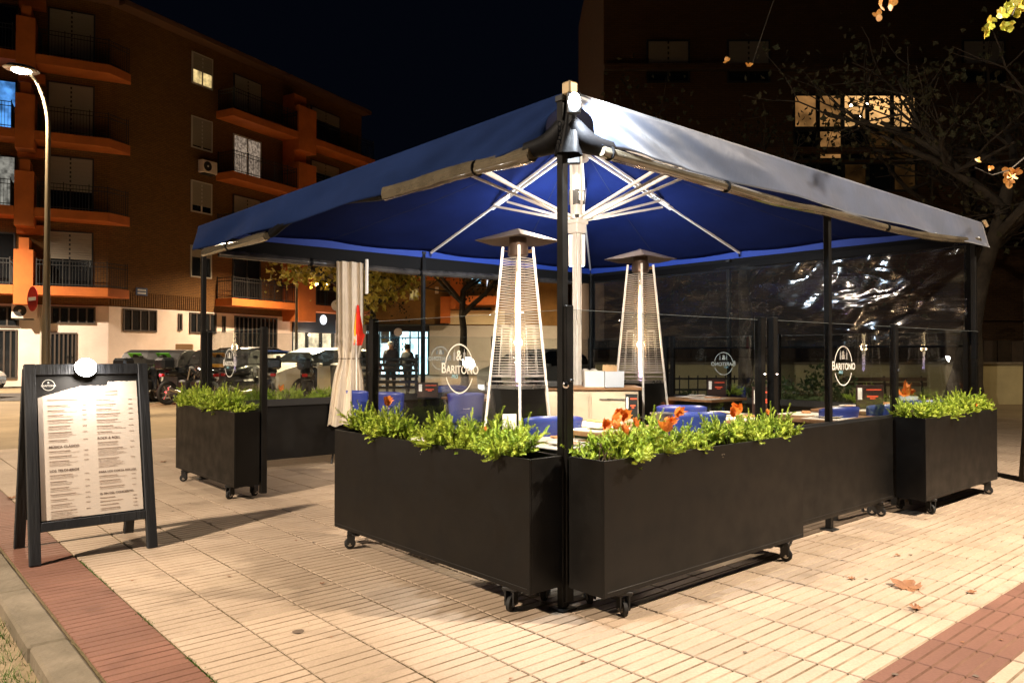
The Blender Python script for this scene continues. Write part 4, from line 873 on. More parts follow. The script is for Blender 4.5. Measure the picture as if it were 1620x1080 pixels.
# corner LED lamps on the near post
cl = thing('corner_floodlight', W(-.03, -.08, 2.4), ANG, 'small glaring white LED floodlight at the near top corner of the parasol', 'floodlight')
ff = FR(W(-.035, -.065), math.radians(4))
MB(ff).bbox(-.034, .034, 0, .03, 2.415, 2.52, .006).build('housing', M_BLACKM, cl)
MB(ff).lathe([(.001, 0), (.028, .003), (.030, .008)], 20, T=Matrix.Translation((0, -.001, 2.468)) @ Matrix.Scale(1.5, 4, (0, 0, 1)) @ Matrix.Rotation(PI / 2, 4, 'X')).build('led_panel', emis('led_white', (.85, .93, 1), 60), cl)
light('SPOT', W(.02, -.125, 2.47), 150, (.84, .92, 1), .02, cl, aim=W(1.2, -.42, 1.55), angle=158, blend=.25)
light('SPOT', W(-.05, -.13, 2.42), 75, (1, .93, .84), .02, cl, aim=W(-.12, -.12, 0), angle=46, blend=.8)
# ---- posts of the awning frame
def post(u, v, lab, z1=2.44, r=.022):
    t = thing('awning_post', W(u, v), ANG, lab, 'post', 'black steel posts of the terrace frame')
    MB(TENT).bbox(u - r, u + r, v - r, v + r, .012, z1, .003).build('shaft', M_BLACK, t)
    MB(TENT).bbox(u - .05, u + .05, v - .05, v + .05, .0, .01, .003).build('foot_plate', M_BLACKM, t)
    MB(TENT).bbox(u - r - .006, u + r + .006, v - r - .006, v + r + .006, z1, z1 + .03, .003).build('cap', M_BLACKM, t)
    return t
post(-.012, .04, 'thick black post at the near corner of the terrace, between the two front planters', 2.5, .0205)
post(.02, LV - .1, 'thin black post under the far left corner of the parasol', 2.42)
post(2.75, LV, 'black post at the middle of the far left side, beside the beige curtain', 2.5, .022)
post(2.62, .0, 'black post in the middle of the right front side', 2.3, .021)
post(LU - .1, .05, 'black post under the right corner of the parasol', 2.42)
post(LU - .02, 2.88, 'black post in the middle of the back right side behind the clear curtain', 2.42)
post(LU - .1, LV - .1, 'black post at the far back corner hidden behind the mast', 2.42)
# knob on the near post
kn = thing('screw_knob', W(-.031, .03, 1.1), 0, 'round metal screw knob on the near corner post', 'knob')
MB().lathe([(.006, 0), (.014, .004), (.016, .012), (.009, .016)], 14, T=Matrix.Translation(W(-.031, -.001, 1.1)) @ Matrix.Rotation(PI / 2, 4, 'X')).build('knob_head', M_CHROME, kn)
# ---- black end wraps of the rolled curtains at the near corner
def wrap_fn(i, j):
    a = i * 2 * PI; z = 2.52 - .28 * j
    r = .032 + .036 * j ** 1.6 + .006 * math.sin(a * 5 + j * 4)
    return W(.02 + math.cos(a) * r * 1.0, .03 + math.sin(a) * r * 1.0, z)
wr = MB().grid(wrap_fn, 40, 14)
def sleeve(d, n0):
    pts = [Vector(W(.02, .03, 2.40)) + Vector(d) * s + Vector((0, 0, dz)) for s, dz in ((0, -.0), (.06, -.06), (.11, -.085), (.17, -.095), (.24, -.1))]
    return wr.tube(pts, [.052, .062, .058, .05, .044], 14)
sleeve(U - V * .25, 0); sleeve(V - U * .25, 0)
tag(wr.build('black_curtain_wrap', mat('black_vinyl', (.002, .002, .0025), .6, bump=.4, bs=7, spec=.12), smooth=True), 'black vinyl wrap bunched round the near corner post under the parasol edge', 'cover')
ch = MB()
for k in range(5):
    c = Vector(W(-.09, -.02, 2.36 - k * .022)); ch.tube([c + Vector((.008 * math.cos(t), 0, .014 * math.sin(t))) for t in np.linspace(0, 2 * PI, 9)], .0022, 4)
tag(ch.build('chain', M_CHROME), 'short loose metal chain hanging at the near corner under the parasol', 'chain')
# ---- rolled up clear curtains
def roll(pts, r, lab, straps, mm=None):
    t = thing('rolled_curtain', pts[0], 0, lab, 'curtain', 'clear plastic curtains rolled up along the eaves')
    pts = [Vector(p) for p in pts]; f = []; n = len(pts)
    for i in range(n - 1):     # smooth curve through the points
        a, b, c, d = pts[max(0, i - 1)], pts[i], pts[i + 1], pts[min(n - 1, i + 2)]
        for k in range(10):
            q = k / 10; f.append(.5 * ((2 * b) + (c - a) * q + (2 * a - 5 * b + 4 * c - d) * q * q + (3 * b - a - 3 * c + d) * q ** 3))
    f.append(pts[-1]); rs = [r * (1 + .06 * math.sin(i * .35) + .12 * noise.noise(Vector((i * .12, 0, 0)))) for i in range(len(f))]
    def ring(i, j):
        k = j * (len(f) - 1); q = min(int(k), len(f) - 2); c = f[q].lerp(f[q + 1], k - q); dd = (f[q + 1] - f[q]).normalized(); aa = dd.cross(Vector((0, 0, 1))).normalized(); bb = dd.cross(aa); th = i * 2 * PI
        rr = rs[q] * (1 + .10 * math.sin(3 * th + q * .05) + .05 * math.sin(7 * th + q * .11) + .04 * noise.noise(Vector((th, q * .3, 2)))) ; return c + (aa * math.cos(th) * .85 + bb * math.sin(th)) * rr
    mr_ = MB().grid(ring, 28, len(f) * 2); mr_.lathe([(r * .8, -.004), (r * .8, .004)], 14, T=Matrix.Translation(f[0]) @ (f[1] - f[0]).to_track_quat('Z', 'Y').to_matrix().to_4x4()); mr_.lathe([(r * .8, -.004), (r * .8, .004)], 14, T=Matrix.Translation(f[-1]) @ (f[-1] - f[-2]).to_track_quat('Z', 'Y').to_matrix().to_4x4())
    mr_.build('roll', mm or M_ROLL, t, smooth=True)
    for s in straps:
        i = int(s * (len(f) - 1)); MB().tube([f[i] - (f[i + 1] - f[i]) * .12, f[i] + (f[i + 1] - f[i]) * .12], rs[i] + .006, 14).build('strap', MATS['black_vinyl'], t)
    return t
z_ = lambda v: None
roll([W(-.05, .22, 2.27), W(-.05, .5, 2.275), W(-.05, .8, 2.285), W(-.05, 1.2, 2.285), W(-.05, 1.63, 2.29)], .042, 'rolled clear plastic curtain under the left front edge of the parasol', (.42,))
roll([W(-.02, 1.7, 2.30), W(-.0, 2.3, 2.36), W(-.0, 3.0, 2.36), W(-.03, 3.45, 2.25)], .036, 'black covered rolled curtain tucked under the dark middle of the left eave', (), MATS['black_vinyl'])
roll([W(-.05, 3.5, 2.235), W(-.05, 4.1, 2.235), W(-.04, 4.6, 2.245), W(-.03, 5.05, 2.25)], .036, 'rolled clear plastic curtain at the far end of the left eave', (.5,))
roll([W(.18, -.05, 2.27), W(.6, -.05, 2.26), W(1.2, -.05, 2.25), W(1.9, -.04, 2.24), W(2.6, -.04, 2.255), W(3.6, -.04, 2.25), W(4.6, -.04, 2.28), W(5.6, -.03, 2.35)], .030, 'long rolled clear plastic curtain under the right front eave', (.03, .3, .7))
roll([W(.2, LV - .02, 2.29), W(1.5, LV, 2.28), W(2.7, LV, 2.27), W(4, LV, 2.30), W(5.5, LV, 2.32)], .038, 'rolled clear plastic curtain along the far left eave', (.2, .5, .8), M_ROLLF)
# ---- hanging clear curtain on the back right side
def film(i, j):
    v = .12 + i * 5.06; z = 2.36 - j * 1.02
    e = .035 * noise.noise(Vector((v * 1.6, z * 2.6, 2))) + .014 * noise.noise(Vector((v * 5 + z * 3, z * 4, 4))) + .02 * math.sin(v * 2.2 + z * 2)
    return W(LU - .06 + e, v, z)
t = thing('hanging_curtain', W(LU - .06, 2.6, 1.34), ANG, 'crinkled clear plastic curtain hanging down the back right side of the terrace', 'curtain')
MB().grid(film, 190, 60).build('film', M_FILM, t, smooth=True)
for v in (.1, 5.2): MB(TENT).bbox(LU - .075, LU - .05, v - .045, v + .045, 1.34, 2.4, .004).build('edge_band', MATS['black_vinyl'], t)
MB().tube([film(i / 40, 1) + Vector((0, 0, -.01)) for i in range(41)], .012, 6).build('bottom_rod', MATS['black_vinyl'], t)
MB(TENT).bbox(LU - .08, LU - .04, .1, 5.2, 2.33, 2.41, .004).build('head_band', MATS['black_vinyl'], t)
# ---- beige fabric curtain gathered at the far left side
bc = thing('fabric_curtain', W(1.68, LV - .08, .5), ANG, 'beige cloth curtain gathered and tied on the far left side of the terrace', 'curtain')
def cur(i, j):
    z = 2.3 - j * 1.85; a = i * 2 * PI
    wd = .175 if z > 1.3 else .15 + .0 * z
    tie = math.exp(-((z - 1.2) / .13) ** 2); wd = .17 * (1 - .22 * tie) + (.06 * max(0, 1.15 - z) / .6)
    x = math.cos(a) * wd; y = math.sin(a) * .07 * (1 - .3 * tie)
    fold = .024 * math.sin(a * 9 + .6 * math.sin(z * 3)) + .012 * math.sin(a * 17 + z)
    sw = .06 * max(0, 1.4 - z) * (-1)
    return W(1.66 + x + fold * .5 + sw * .6, LV - .12 + y + fold, z + .012 * math.sin(a * 6) * (j > .98))
MB().grid(cur, 150, 26).build('cloth', mat('beige_curtain_cloth', (.62, .54, .43), .85, bump=.15, bs=150, var=.06, vs=4), bc, smooth=True)
MB().tube([cur(k / 30, .595) + (cur(k / 30, .595) - W(1.66, LV - .12, 1.2)) * .06 for k in range(31)], .006, 5).build('tie_cord', M_STEM, bc)
MB(TENT).tube([(1.86, LV - .15, 1.95), (1.86, LV - .15, 2.35)], .02, 8).build('rolled_edge', M_ALU, bc)

# ---- planter screens
def caster(parent, x, y, a):
    c = thing('caster', (x, y, 0), a); c.parent = parent
    MB().bbox(-.04, .04, -.03, .03, .10, .118, .003).box(-.026, -.018, -.03, .02, .03, .10).box(.018, .026, -.03, .02, .03, .10).bbox(-.05, .05, .0, .05, .088, .10, .003).build('fork', M_BLACKM, c, local=True)
    T = Matrix.Translation((0, -.012, .036)) @ Matrix.Rotation(PI / 2, 4, 'Y')
    MB().lathe([(.028, -.013), (.036, -.009), (.036, .009), (.028, .013)], 18, T=T).build('wheel', M_RUBBER, c, local=True, smooth=True)
    MB().lathe([(.018, -.0145), (.018, .0145)], 14, T=T).lathe([(.006, -.029), (.006, .029)], 8, T=T).build('rim', M_STEEL, c, local=True)
def planter(u, v, rz, L, D, lab, logo=None, h=.755, posts=(1, 1), glass_rng=None, zg=1.49, soil=True, zb=.12, ysh=.045, cast=True, sub=True):
    t = thing('planter_screen', W(u, v), ANG + rz, lab, 'planter', 'black planter boxes with glass wind screens round the terrace')
    mb = MB(); e = .004
    for a in ((0, L, 0, .012, zb, h), (0, L, D - .012, D, zb, h), (0, .012, .012, D - .012, zb, h), (L - .012, L, .012, D - .012, zb, h), (.012, L - .012, .012, D - .012, zb, zb + .01)): mb.bbox(*a, b=.002)
    if not soil: mb.bbox(.01, L - .01, .01, D - .01, h - .012, h + .0015, .002)
    mb.build('box', M_BLACK, t, local=True)
    MB().bbox(.02, L - .02, -.0022, .0, zb + .022, zb + .026, .0006).build('seam', M_BLACKM, t, local=True)
    if soil: MB().grid(lambda a, b: (.013 + a * (L - .026), .013 + b * (D - .026), h - .05 + .012 * noise.noise(Vector((a * 14, b * 3, u)))), 30, 5).build('soil', M_SOIL, t, local=True)
    for q in ((L * .52, h - .05), (L * .53, h - .05), (L * .525, h - .065)): MB().lathe([(.0025, 0), (.0025, .0016)], 6, T=Matrix.Translation((q[0], 0, q[1])) @ Matrix.Rotation(PI / 2, 4, 'X')).build('rivet', M_CHROME, t, local=True)
    if cast:
        for i, x in enumerate((.17, L - .17)):
            for y, a in ((.035, -.5 + .9 * i), (D + .02, 2.6 + i)): caster(t, x, y, a)
        MB().bbox(.1, L - .1, D * .4, D * .4 + .03, zb - .02, zb, .002).build('underframe', M_BLACKM, t, local=True)
    g0, g1 = glass_rng or (0, L); y = D + ysh
    for k, x in enumerate((g0 + .03, g1 - .03)):
        if posts[k]:
            MB().bbox(x - .026, x + .026, y - .026, y + .026, .04, zg, .004).build('screen_post', M_BLACK, t, local=True)
            MB().lathe([(.006, 0), (.01, .003), (.008, .012)], 10, T=Matrix.Translation((x, y - .031, 1.12)) @ Matrix.Rotation(PI / 2, 4, 'X')).build('knob', M_CHROME, t, local=True)
    MB().box(g0 + .062, g1 - .062, y - .004, y + .004, h - .02, zg - .02).build('glass_pane', M_GLASS, t, local=True)
    MB().box(g0 + .062, g1 - .062, y - .0042, y + .0042, zg - .0198, zg - .0182).build('pane_edge', mat('polished_glass_edge', (.16, .18, .17), .25), t, local=True)
    MB().box(g0 + .06, g1 - .06, y - .012, y + .012, h - .06, h + .012).build('glazing_channel', M_BLACKM, t, local=True)
    if logo is not None:
        x, z, s = logo; yy = y - .0052
        lg = thing('logo', (x, yy, z)); lg.parent = t
        M2 = emis
        mp = mat('frosted_white_vinyl', (.72, .70, .64), .6)
        R = .135 * s; seg = []
        for a0, a1 in ((12, 168), (-158, -22)):
            seg.append([Vector((R * math.cos(math.radians(a)), 0, R * 1.05 * math.sin(math.radians(a)))) for a in np.linspace(a0, a1, 30)])
        rg = MB()
        for sg in seg:
            for k in range(len(sg) - 1):
                p, q = sg[k], sg[k + 1]; w0 = .0042 * s
                a, b = p.normalized() * w0, q.normalized() * w0
                rg.add([tuple(p - a), tuple(p + a), tuple(q + b), tuple(q - b)], [(0, 1, 2, 3)])
        rg.build('logo_ring', mp, lg, local=True)
        text('logo_letters', 'B', .088 * s, upright(-.152 * s, 0, -.001 * s), mp, lg)
        text('logo_letters', 'ARITONO', .068 * s, upright(.03 * s, 0, -.008 * s), mp, lg)
        text('logo_letters', '-PRO', .03 * s, upright(-.045 * s, 0, -.048 * s), mat('pale_blue_vinyl', (.25, .5, .6), .6), lg)
        text('logo_symbol', '&', .085 * s, upright(.0, 0, .075 * s), mp, lg)
        ins = MB()
        for dx in (-.045, .052):
            ins.box(dx - .010, dx + .010, -.0004, .0004, .045, .095).box(dx - .003, dx + .003, -.0004, .0004, .095, .115)
        ins.build('logo_emblem', mat('faint_grey_vinyl', (.28, .28, .27), .6), lg, local=True)
    return t
PL = {}
PL['L'] = planter(-.25, 1.93, -PI / 2, 1.91, .23, 'long black planter on the left front side, its glass printed with the largest ring logo', (1.0, 1.165, 1))
PL['R'] = planter(-.03, -.25, 0, 1.82, .23, 'long black planter right of the near corner post with dried orange leaves among its shrubs')
PL['M'] = planter(1.80, -.07, 0, 1.72, .06, 'plain black panel without plants between the two right planters, white logo on its glass', (1.02, 1.165, 1), posts=(1, 0), glass_rng=(.02, 1.9), soil=False, ysh=0)
PL['RR'] = planter(3.58, -.29, 0, 1.62, .24, 'black planter at the far right end of the right front side', None, glass_rng=(.1, 2.1), posts=(1, 0))
PL['LR'] = planter(-.20, 5.32, -PI / 2, 1.53, .22, 'short black planter with a dense row of shrubs beside the entrance gap', (.72, 1.165, .92))
PL['F1'] = planter(1.95, LV + .17, PI, 1.90, .22, 'low black planter on the far left side in front of the beige curtain', None)
PL['F2'] = planter(3.85, LV + .17, PI, 1.86, .22, 'black planter screen on the far left side behind the blue chairs', (.9, 1.2, 1))
PL['F3'] = planter(5.72, LV + .17, PI, 1.84, .22, 'black planter screen at the far back corner beyond the tall heaters', None)
PL['B1'] = planter(LU + .17, .1, PI / 2, 2.1, .2, 'black planter screen behind the clear curtain near the right corner', None, h=.7)
PL['B2'] = planter(LU + .17, 2.25, PI / 2, 1.5, .2, 'black planter screen in the middle of the back right side with mirrored logo glass', (.68, 1.13, 1), h=.7)
PL['B3'] = planter(LU + .17, 3.8, PI / 2, 1.45, .2, 'black planter screen at the far end of the back right side', None, h=.7)

# ---- juniper like shrubs
def sprig(vs, fs, base, d, L, rnd, wd=.0046, lev=1):
    """one feathery shoot: stem with flat scaly side twigs"""
    d = d.normalized(); a = d.orthogonal().normalized(); b = d.cross(a); ph = rnd.uniform(0, 2 * PI)
    n = max(4, int(L / .0078)); p = Vector(base); bend = Vector((0, 0, 1)) * .012
    for k in range(n):
        q = p + d * (L / n); d = (d + bend + Vector((rnd.gauss(0, .05), rnd.gauss(0, .05), rnd.gauss(0, .03)))).normalized()
        f = k / n; l = .017 * (1 - f) ** .8 + .009
        for s in (0, 1, 2):
            t = ph + k * 2.4 + s * 2.1; sd = (a * math.cos(t) + b * math.sin(t)); tip = p + (sd * .72 + d * .74).normalized() * l * rnd.uniform(.6, 1.25)
            w_ = sd.cross(d).normalized() * wd; i = len(vs); md = p.lerp(tip, .45)
            vs += [tuple(p), tuple(md + w_), tuple(tip), tuple(md - w_)]; fs += [(i, i + 1, i + 2, i + 3)]
        p = q
    return p
def shrub_mesh(seed, L, Dp, H, n):
    rnd = random.Random(seed); vs = []; fs = []
    for k in range(n):
        bx = rnd.uniform(-L / 2, L / 2) * .8; by = rnd.uniform(-Dp / 2, Dp / 2) * .6
        az = rnd.uniform(0, 2 * PI); out = Vector((math.cos(az), math.sin(az), 0)); el = rnd.betavariate(2, 1.6)
        d = out * (1.15 - el) + Vector((bx / L * 1.5, by / Dp * .9, .25 + el * .8))
        ln = H * rnd.uniform(.55, 1.0) * (1.1 - .3 * abs(bx / L))
        b0 = Vector((bx, by, rnd.uniform(-.02, .03)))
        mid = b0 + d.normalized() * ln * .35
        sprig(vs, fs, mid, d, ln * .75, rnd)
        dn = d.normalized(); sa = dn.orthogonal().normalized(); sb = dn.cross(sa)
        for q in range(8):
            f = q / 8; t = q * 2.4 + rnd.uniform(-.4, .4)
            dd = (sa * math.cos(t) + sb * math.sin(t)) * .85 + dn * .75 + Vector((0, 0, .15))
            sprig(vs, fs, mid + dn * ln * (.62 * f - .12), dd, ln * (.34 * (1 - f) + .12) * rnd.uniform(.8, 1.2), rnd)
    me = bpy.data.meshes.new('foliage'); me.from_pydata(vs, [], fs); me.materials.append(M_FOL)
    st = MB()
    for k in range(9):
        a = k * .7; st.tube([(rnd.uniform(-.3, .3) * L, rnd.uniform(-.2, .2) * Dp, -.05), (rnd.uniform(-.4, .4) * L, rnd.uniform(-.3, .3) * Dp, H * .45)], .004, 4)
    return me, st.mesh('stem', M_STEM)
SH = [shrub_mesh(11 + k, .29, .19, .25, 27) for k in range(4)]
def shrub(pl, x, k, lab, s=1, y=.115, dz=0, rz=None):
    P = wm(PL[pl]) @ Vector((x, y, .71 + dz))
    t = thing('shrub', P, (rz if rz is not None else random.uniform(-.4, .4)) + PL[pl].rotation_euler[2], lab, 'shrub', 'bright green feathery shrubs in the black planters')
    t.scale = (s, s, s)
    f = bpy.data.objects.new('foliage', SH[k][0]); COL.objects.link(f); f.parent = t
    f = bpy.data.objects.new('stem', SH[k][1]); COL.objects.link(f); f.parent = t
    return t
shrub('L', .24, 0, 'leftmost feathery shrub of the left front planter', 1.0)
shrub('L', .60, 1, 'second feathery shrub from the left of the left front planter, holding an orange leaf', .98)
shrub('L', 1.14, 2, 'third shrub of the left front planter, just right of the gap with the white tray', .98)
shrub('L', 1.40, 3, 'fourth shrub of the left front planter, in front of the heater legs', .93)
shrub('L', 1.67, 0, 'rightmost big shrub of the left front planter, beside the near corner post', 1.0, rz=2.5)
shrub('R', .18, 1, 'first shrub right of the near corner post, under a clump of orange leaves', .92, rz=2)
shrub('R', .44, 3, 'second shrub in the right front planter with the broad orange leaf', .95)
shrub('R', .72, 2, 'low third shrub in the middle of the right front planter', .78, rz=3)
shrub('R', 1.17, 0, 'fourth shrub of the right front planter with two upright orange leaves', .90)
shrub('R', 1.42, 1, 'fifth shrub of the right front planter with a small orange leaf', .86)
shrub('R', 1.68, 3, 'last shrub at the right end of the right front planter', .85)
for x, k, s, l in ((.14, 0, .95, 'leftmost shrub at the right end planter, next to the screen post'), (.42, 2, .9, 'second shrub of the far right end planter in front of the ice bucket'), (.72, 1, .95, 'third shrub of the far right end planter'), (1.02, 3, .98, 'fourth shrub of the far right end planter'), (1.36, 0, 1.05, 'rightmost shrub of all, overhanging the end of the far right planter')):
    shrub('RR', x, k, l, s * .92)
for x, k, s, l in ((.12, 3, .95, 'leftmost shrub of the planter beside the entrance gap'), (.36, 1, 1, 'second shrub from the left of the planter beside the entrance gap'), (.62, 0, 1, 'middle shrub of the planter beside the entrance gap'), (.90, 2, 1.05, 'fourth shrub of the planter beside the entrance gap'), (1.2, 1, 1.1, 'rightmost shrub of the planter beside the entrance gap, next to its post')):
    shrub('LR', x, k, l, s)
for x, k, s, l in ((.55, 0, .8, 'small shrub beyond the beige curtain on the far left side'), (.95, 2, .85, 'small shrub in the far left planter beside the beige curtain'), (1.3, 1, .85, 'small shrub in the far left planter seen through the entrance gap')):
    shrub('F1', x, k, l, s)
shrub('B2', .7, 2, 'dark looking shrub behind the back table on the right side', .8)
shrub('B1', 1.1, 1, 'shrub behind the clear curtain near the right end table', .9)
# ---- dried leaves lying in and around
def leaf_mesh(seed, s, curl=.35, lob=.48):
    rnd = random.Random(seed); pts = []; lobes = 5
    for k in range(30):
        t = -PI * .5 + 2 * PI * k / 30; ph = (k / 30 * lobes) % 1
        r = s * ((1 - lob) + lob * abs(math.cos((t + PI / 2) * lobes / 2)) ** .8) * rnd.uniform(.85, 1.1) * (1.1 if math.sin(t) > 0 else .8)
        pts.append((r * math.cos(t), r * math.sin(t)))
    vs = [(0, 0, 0)] + [(x, y, curl * (x * x * 2 + y * y) / s + rnd.gauss(0, s * .06)) for x, y in pts]
    vs += [(x * .55, y * .55, curl * .3 * (x * x * 2 + y * y) / s) for x, y in pts]; n = 30
    fs = [(0, 31 + k, 31 + (k + 1) % n) for k in range(n)] + [(31 + k, 1 + k, 1 + (k + 1) % n, 31 + (k + 1) % n) for k in range(n)]
    m = MB().add(vs, fs); m.tube([(0, 0, 0), (s * .1, -s * .9, s * .2), (s * .15, -s * 1.5, s * .25)], s * .02, 4); return m
LM = [leaf_mesh(k, .045, c) for k, c in enumerate((.5, .9, .25, 1.2, .10, .16, .22))] + [leaf_mesh(20 + k, .042, c, .16) for k, c in enumerate((.7, 1.1, .45))]
def leaf(P, k, s, rot, lab, m=M_DRY, cat='leaf', grp='dried orange leaves caught in the shrubs', nm='dry_leaf'):
    o = bpy.data.objects.new(nm, LM[k].mesh('dry_leaf', m)); COL.objects.link(o); o.location = P; o.rotation_euler = rot; s *= .82 if cat == 'leaf' and nm == 'dry_leaf' else 1; o.scale = (s, s, s); tag(o, lab, cat, grp); return o
def pin(pl, x, y, z): return wm(PL[pl]) @ Vector((x, y, z))
for (pl, x, y, z, k, s, r, l) in (
    ('R', .05, .05, .91, 0, .9, (1.2, .3, .4), 'orange dry leaf leaning on the near corner post'), ('R', .11, .05, .93, 1, .85, (1.1, -.2, 1.2), 'orange dry leaf standing up beside the near corner post'),
    ('R', .20, .06, .945, 3, 1.0, (1.3, .1, .2), 'tall curled orange leaf at the top of the first right shrub'), ('R', .14, .0, .885, 2, .8, (1, .5, 2), 'lower orange leaf of the clump by the near corner post'),
    ('R', .41, -.03, .875, 2, 1.25, (.7, .1, 2.4), 'broad orange brown leaf lying on the second right shrub'), ('R', .66, .1, .935, 1, .95, (1.4, 0, .6), 'narrow orange leaf upright behind the middle shrubs on the right'),
    ('R', .60, .12, .89, 0, .7, (1.2, .2, 1.6), 'small orange leaf behind the middle right shrub'), ('R', 1.12, .05, .92, 3, .95, (1.4, 0, .2), 'left one of two upright orange leaves in the fourth right shrub'),
    ('R', 1.20, .05, .93, 1, .95, (1.3, 0, -.5), 'right one of two upright orange leaves in the fourth right shrub'), ('R', 1.47, .04, .90, 2, .6, (1, 0, 1), 'small faded orange leaf in the fifth right shrub'),
    ('R', .085, .02, .905, 1, .85, (1.1, .4, 2.2), 'orange leaf at the left edge of the clump by the near corner post'), ('R', .155, .07, .955, 0, .8, (1.3, -.3, .9), 'highest small orange leaf of the clump by the near corner post'),
    ('R', .24, .02, .91, 2, .8, (1.0, .2, 1.7), 'orange leaf at the right edge of the clump by the near corner post'), ('R', .47, -.01, .90, 1, .8, (1.0, .2, .3), 'small orange leaf just right of the broad one on the second right shrub'),
    ('L', .56, .05, .955, 2, 1.0, (1.2, 0, .7), 'bright orange leaf on top of the second left shrub'), ('L', 1.52, .03, .86, 0, .5, (1, 0, .7), 'tiny orange leaf deep in the left front shrubs'),
    ('F1', 1.05, .12, .86, 1, 1.1, (1, 0, .7), 'pinkish dry leaf between the small far left shrubs'),
    ('RR', 1.2, .04, .80, 0, .4, (1, 0, .7), 'tiny pale leaf in the last right planter')):
    leaf(pin(pl, x, y, z), 7 + k % 3 if pl != 'F1' else k, s, r, l)
MBR = mat('brown_dry_leaf', (.17, .07, .03), .7, col2=(.30, .14, .06), vs=18)
for k, (u, v, s, l) in enumerate(((1.62, -.93, 1.9, 'large curled brown leaf on the pavement in front of the right planters'), (1.30, -1.10, .8, 'small dark leaf on the pale tiles before the red strip'), (1.55, -.66, .5, 'tiny brown leaf near the right planter casters'), (1.78, -1.18, .6, 'brown scrap of leaf next to the red tile strip'),
      (2.25, -.62, .45, 'brown leaf on the bright tiles below the plain panel'), (-.72, 1.18, .35, 'dark leaf scrap in the open pavement left of the front planter'), (-1.05, 1.65, .3, 'little dark leaf in the middle of the open pavement'), (-1.2, 4.4, .8, 'dry leaf on the ground left of the short planter'),
      (-1.6, 5.2, .9, 'curled leaf on the far pavement behind the menu board'), (-1.1, 5.9, 1.1, 'brown leaf lying beyond the menu board'), (-2.0, 6.6, 1.1, 'brown leaf on the sandy ground at far left'), (-.9, 7.2, 1.2, 'leaf on the sandy ground near the bins'), (.1, 6.7, 1, 'leaf on the ground behind the short planter'), (3.4, -1.0, .7, 'leaf on the tiles far to the right'), (4.3, -1.5, .7, 'leaf on the far right tiles near the tree trunk'))):
    leaf(W(u, v, .006), 4 + k % 3, s, (random.uniform(-.2, .2), random.uniform(-.2, .2), k * 1.3), l, MBR, grp='fallen brown leaves on the ground', nm='fallen_leaf')
dv = []
for k in range(160):
    u, v = random.uniform(-1.5, 6), random.uniform(-2.6, 8)
    dv.append((u, v))
lt = MB()
for u, v in dv:
    a = random.uniform(0, 6.28); s = random.uniform(.004, .014); P = W(u, v, .003)
    lt.add([tuple(P + Vector((s * math.cos(a + q * 2.1) * random.uniform(.5, 1.2), s * math.sin(a + q * 2.1), random.uniform(0, .006)))) for q in range(3)], [(0, 1, 2)])
tag(lt.build('litter', MBR), 'tiny crumbs of dry leaf scattered over the pavement', 'leaf litter', kind='stuff')
tray = MB(TENT).bbox(-.19, -.07, .98, 1.12, .745, .765, .004); tag(tray.build('white_tray', M_PAPER), 'small white tray in the gap between shrubs of the left front planter', 'tray')

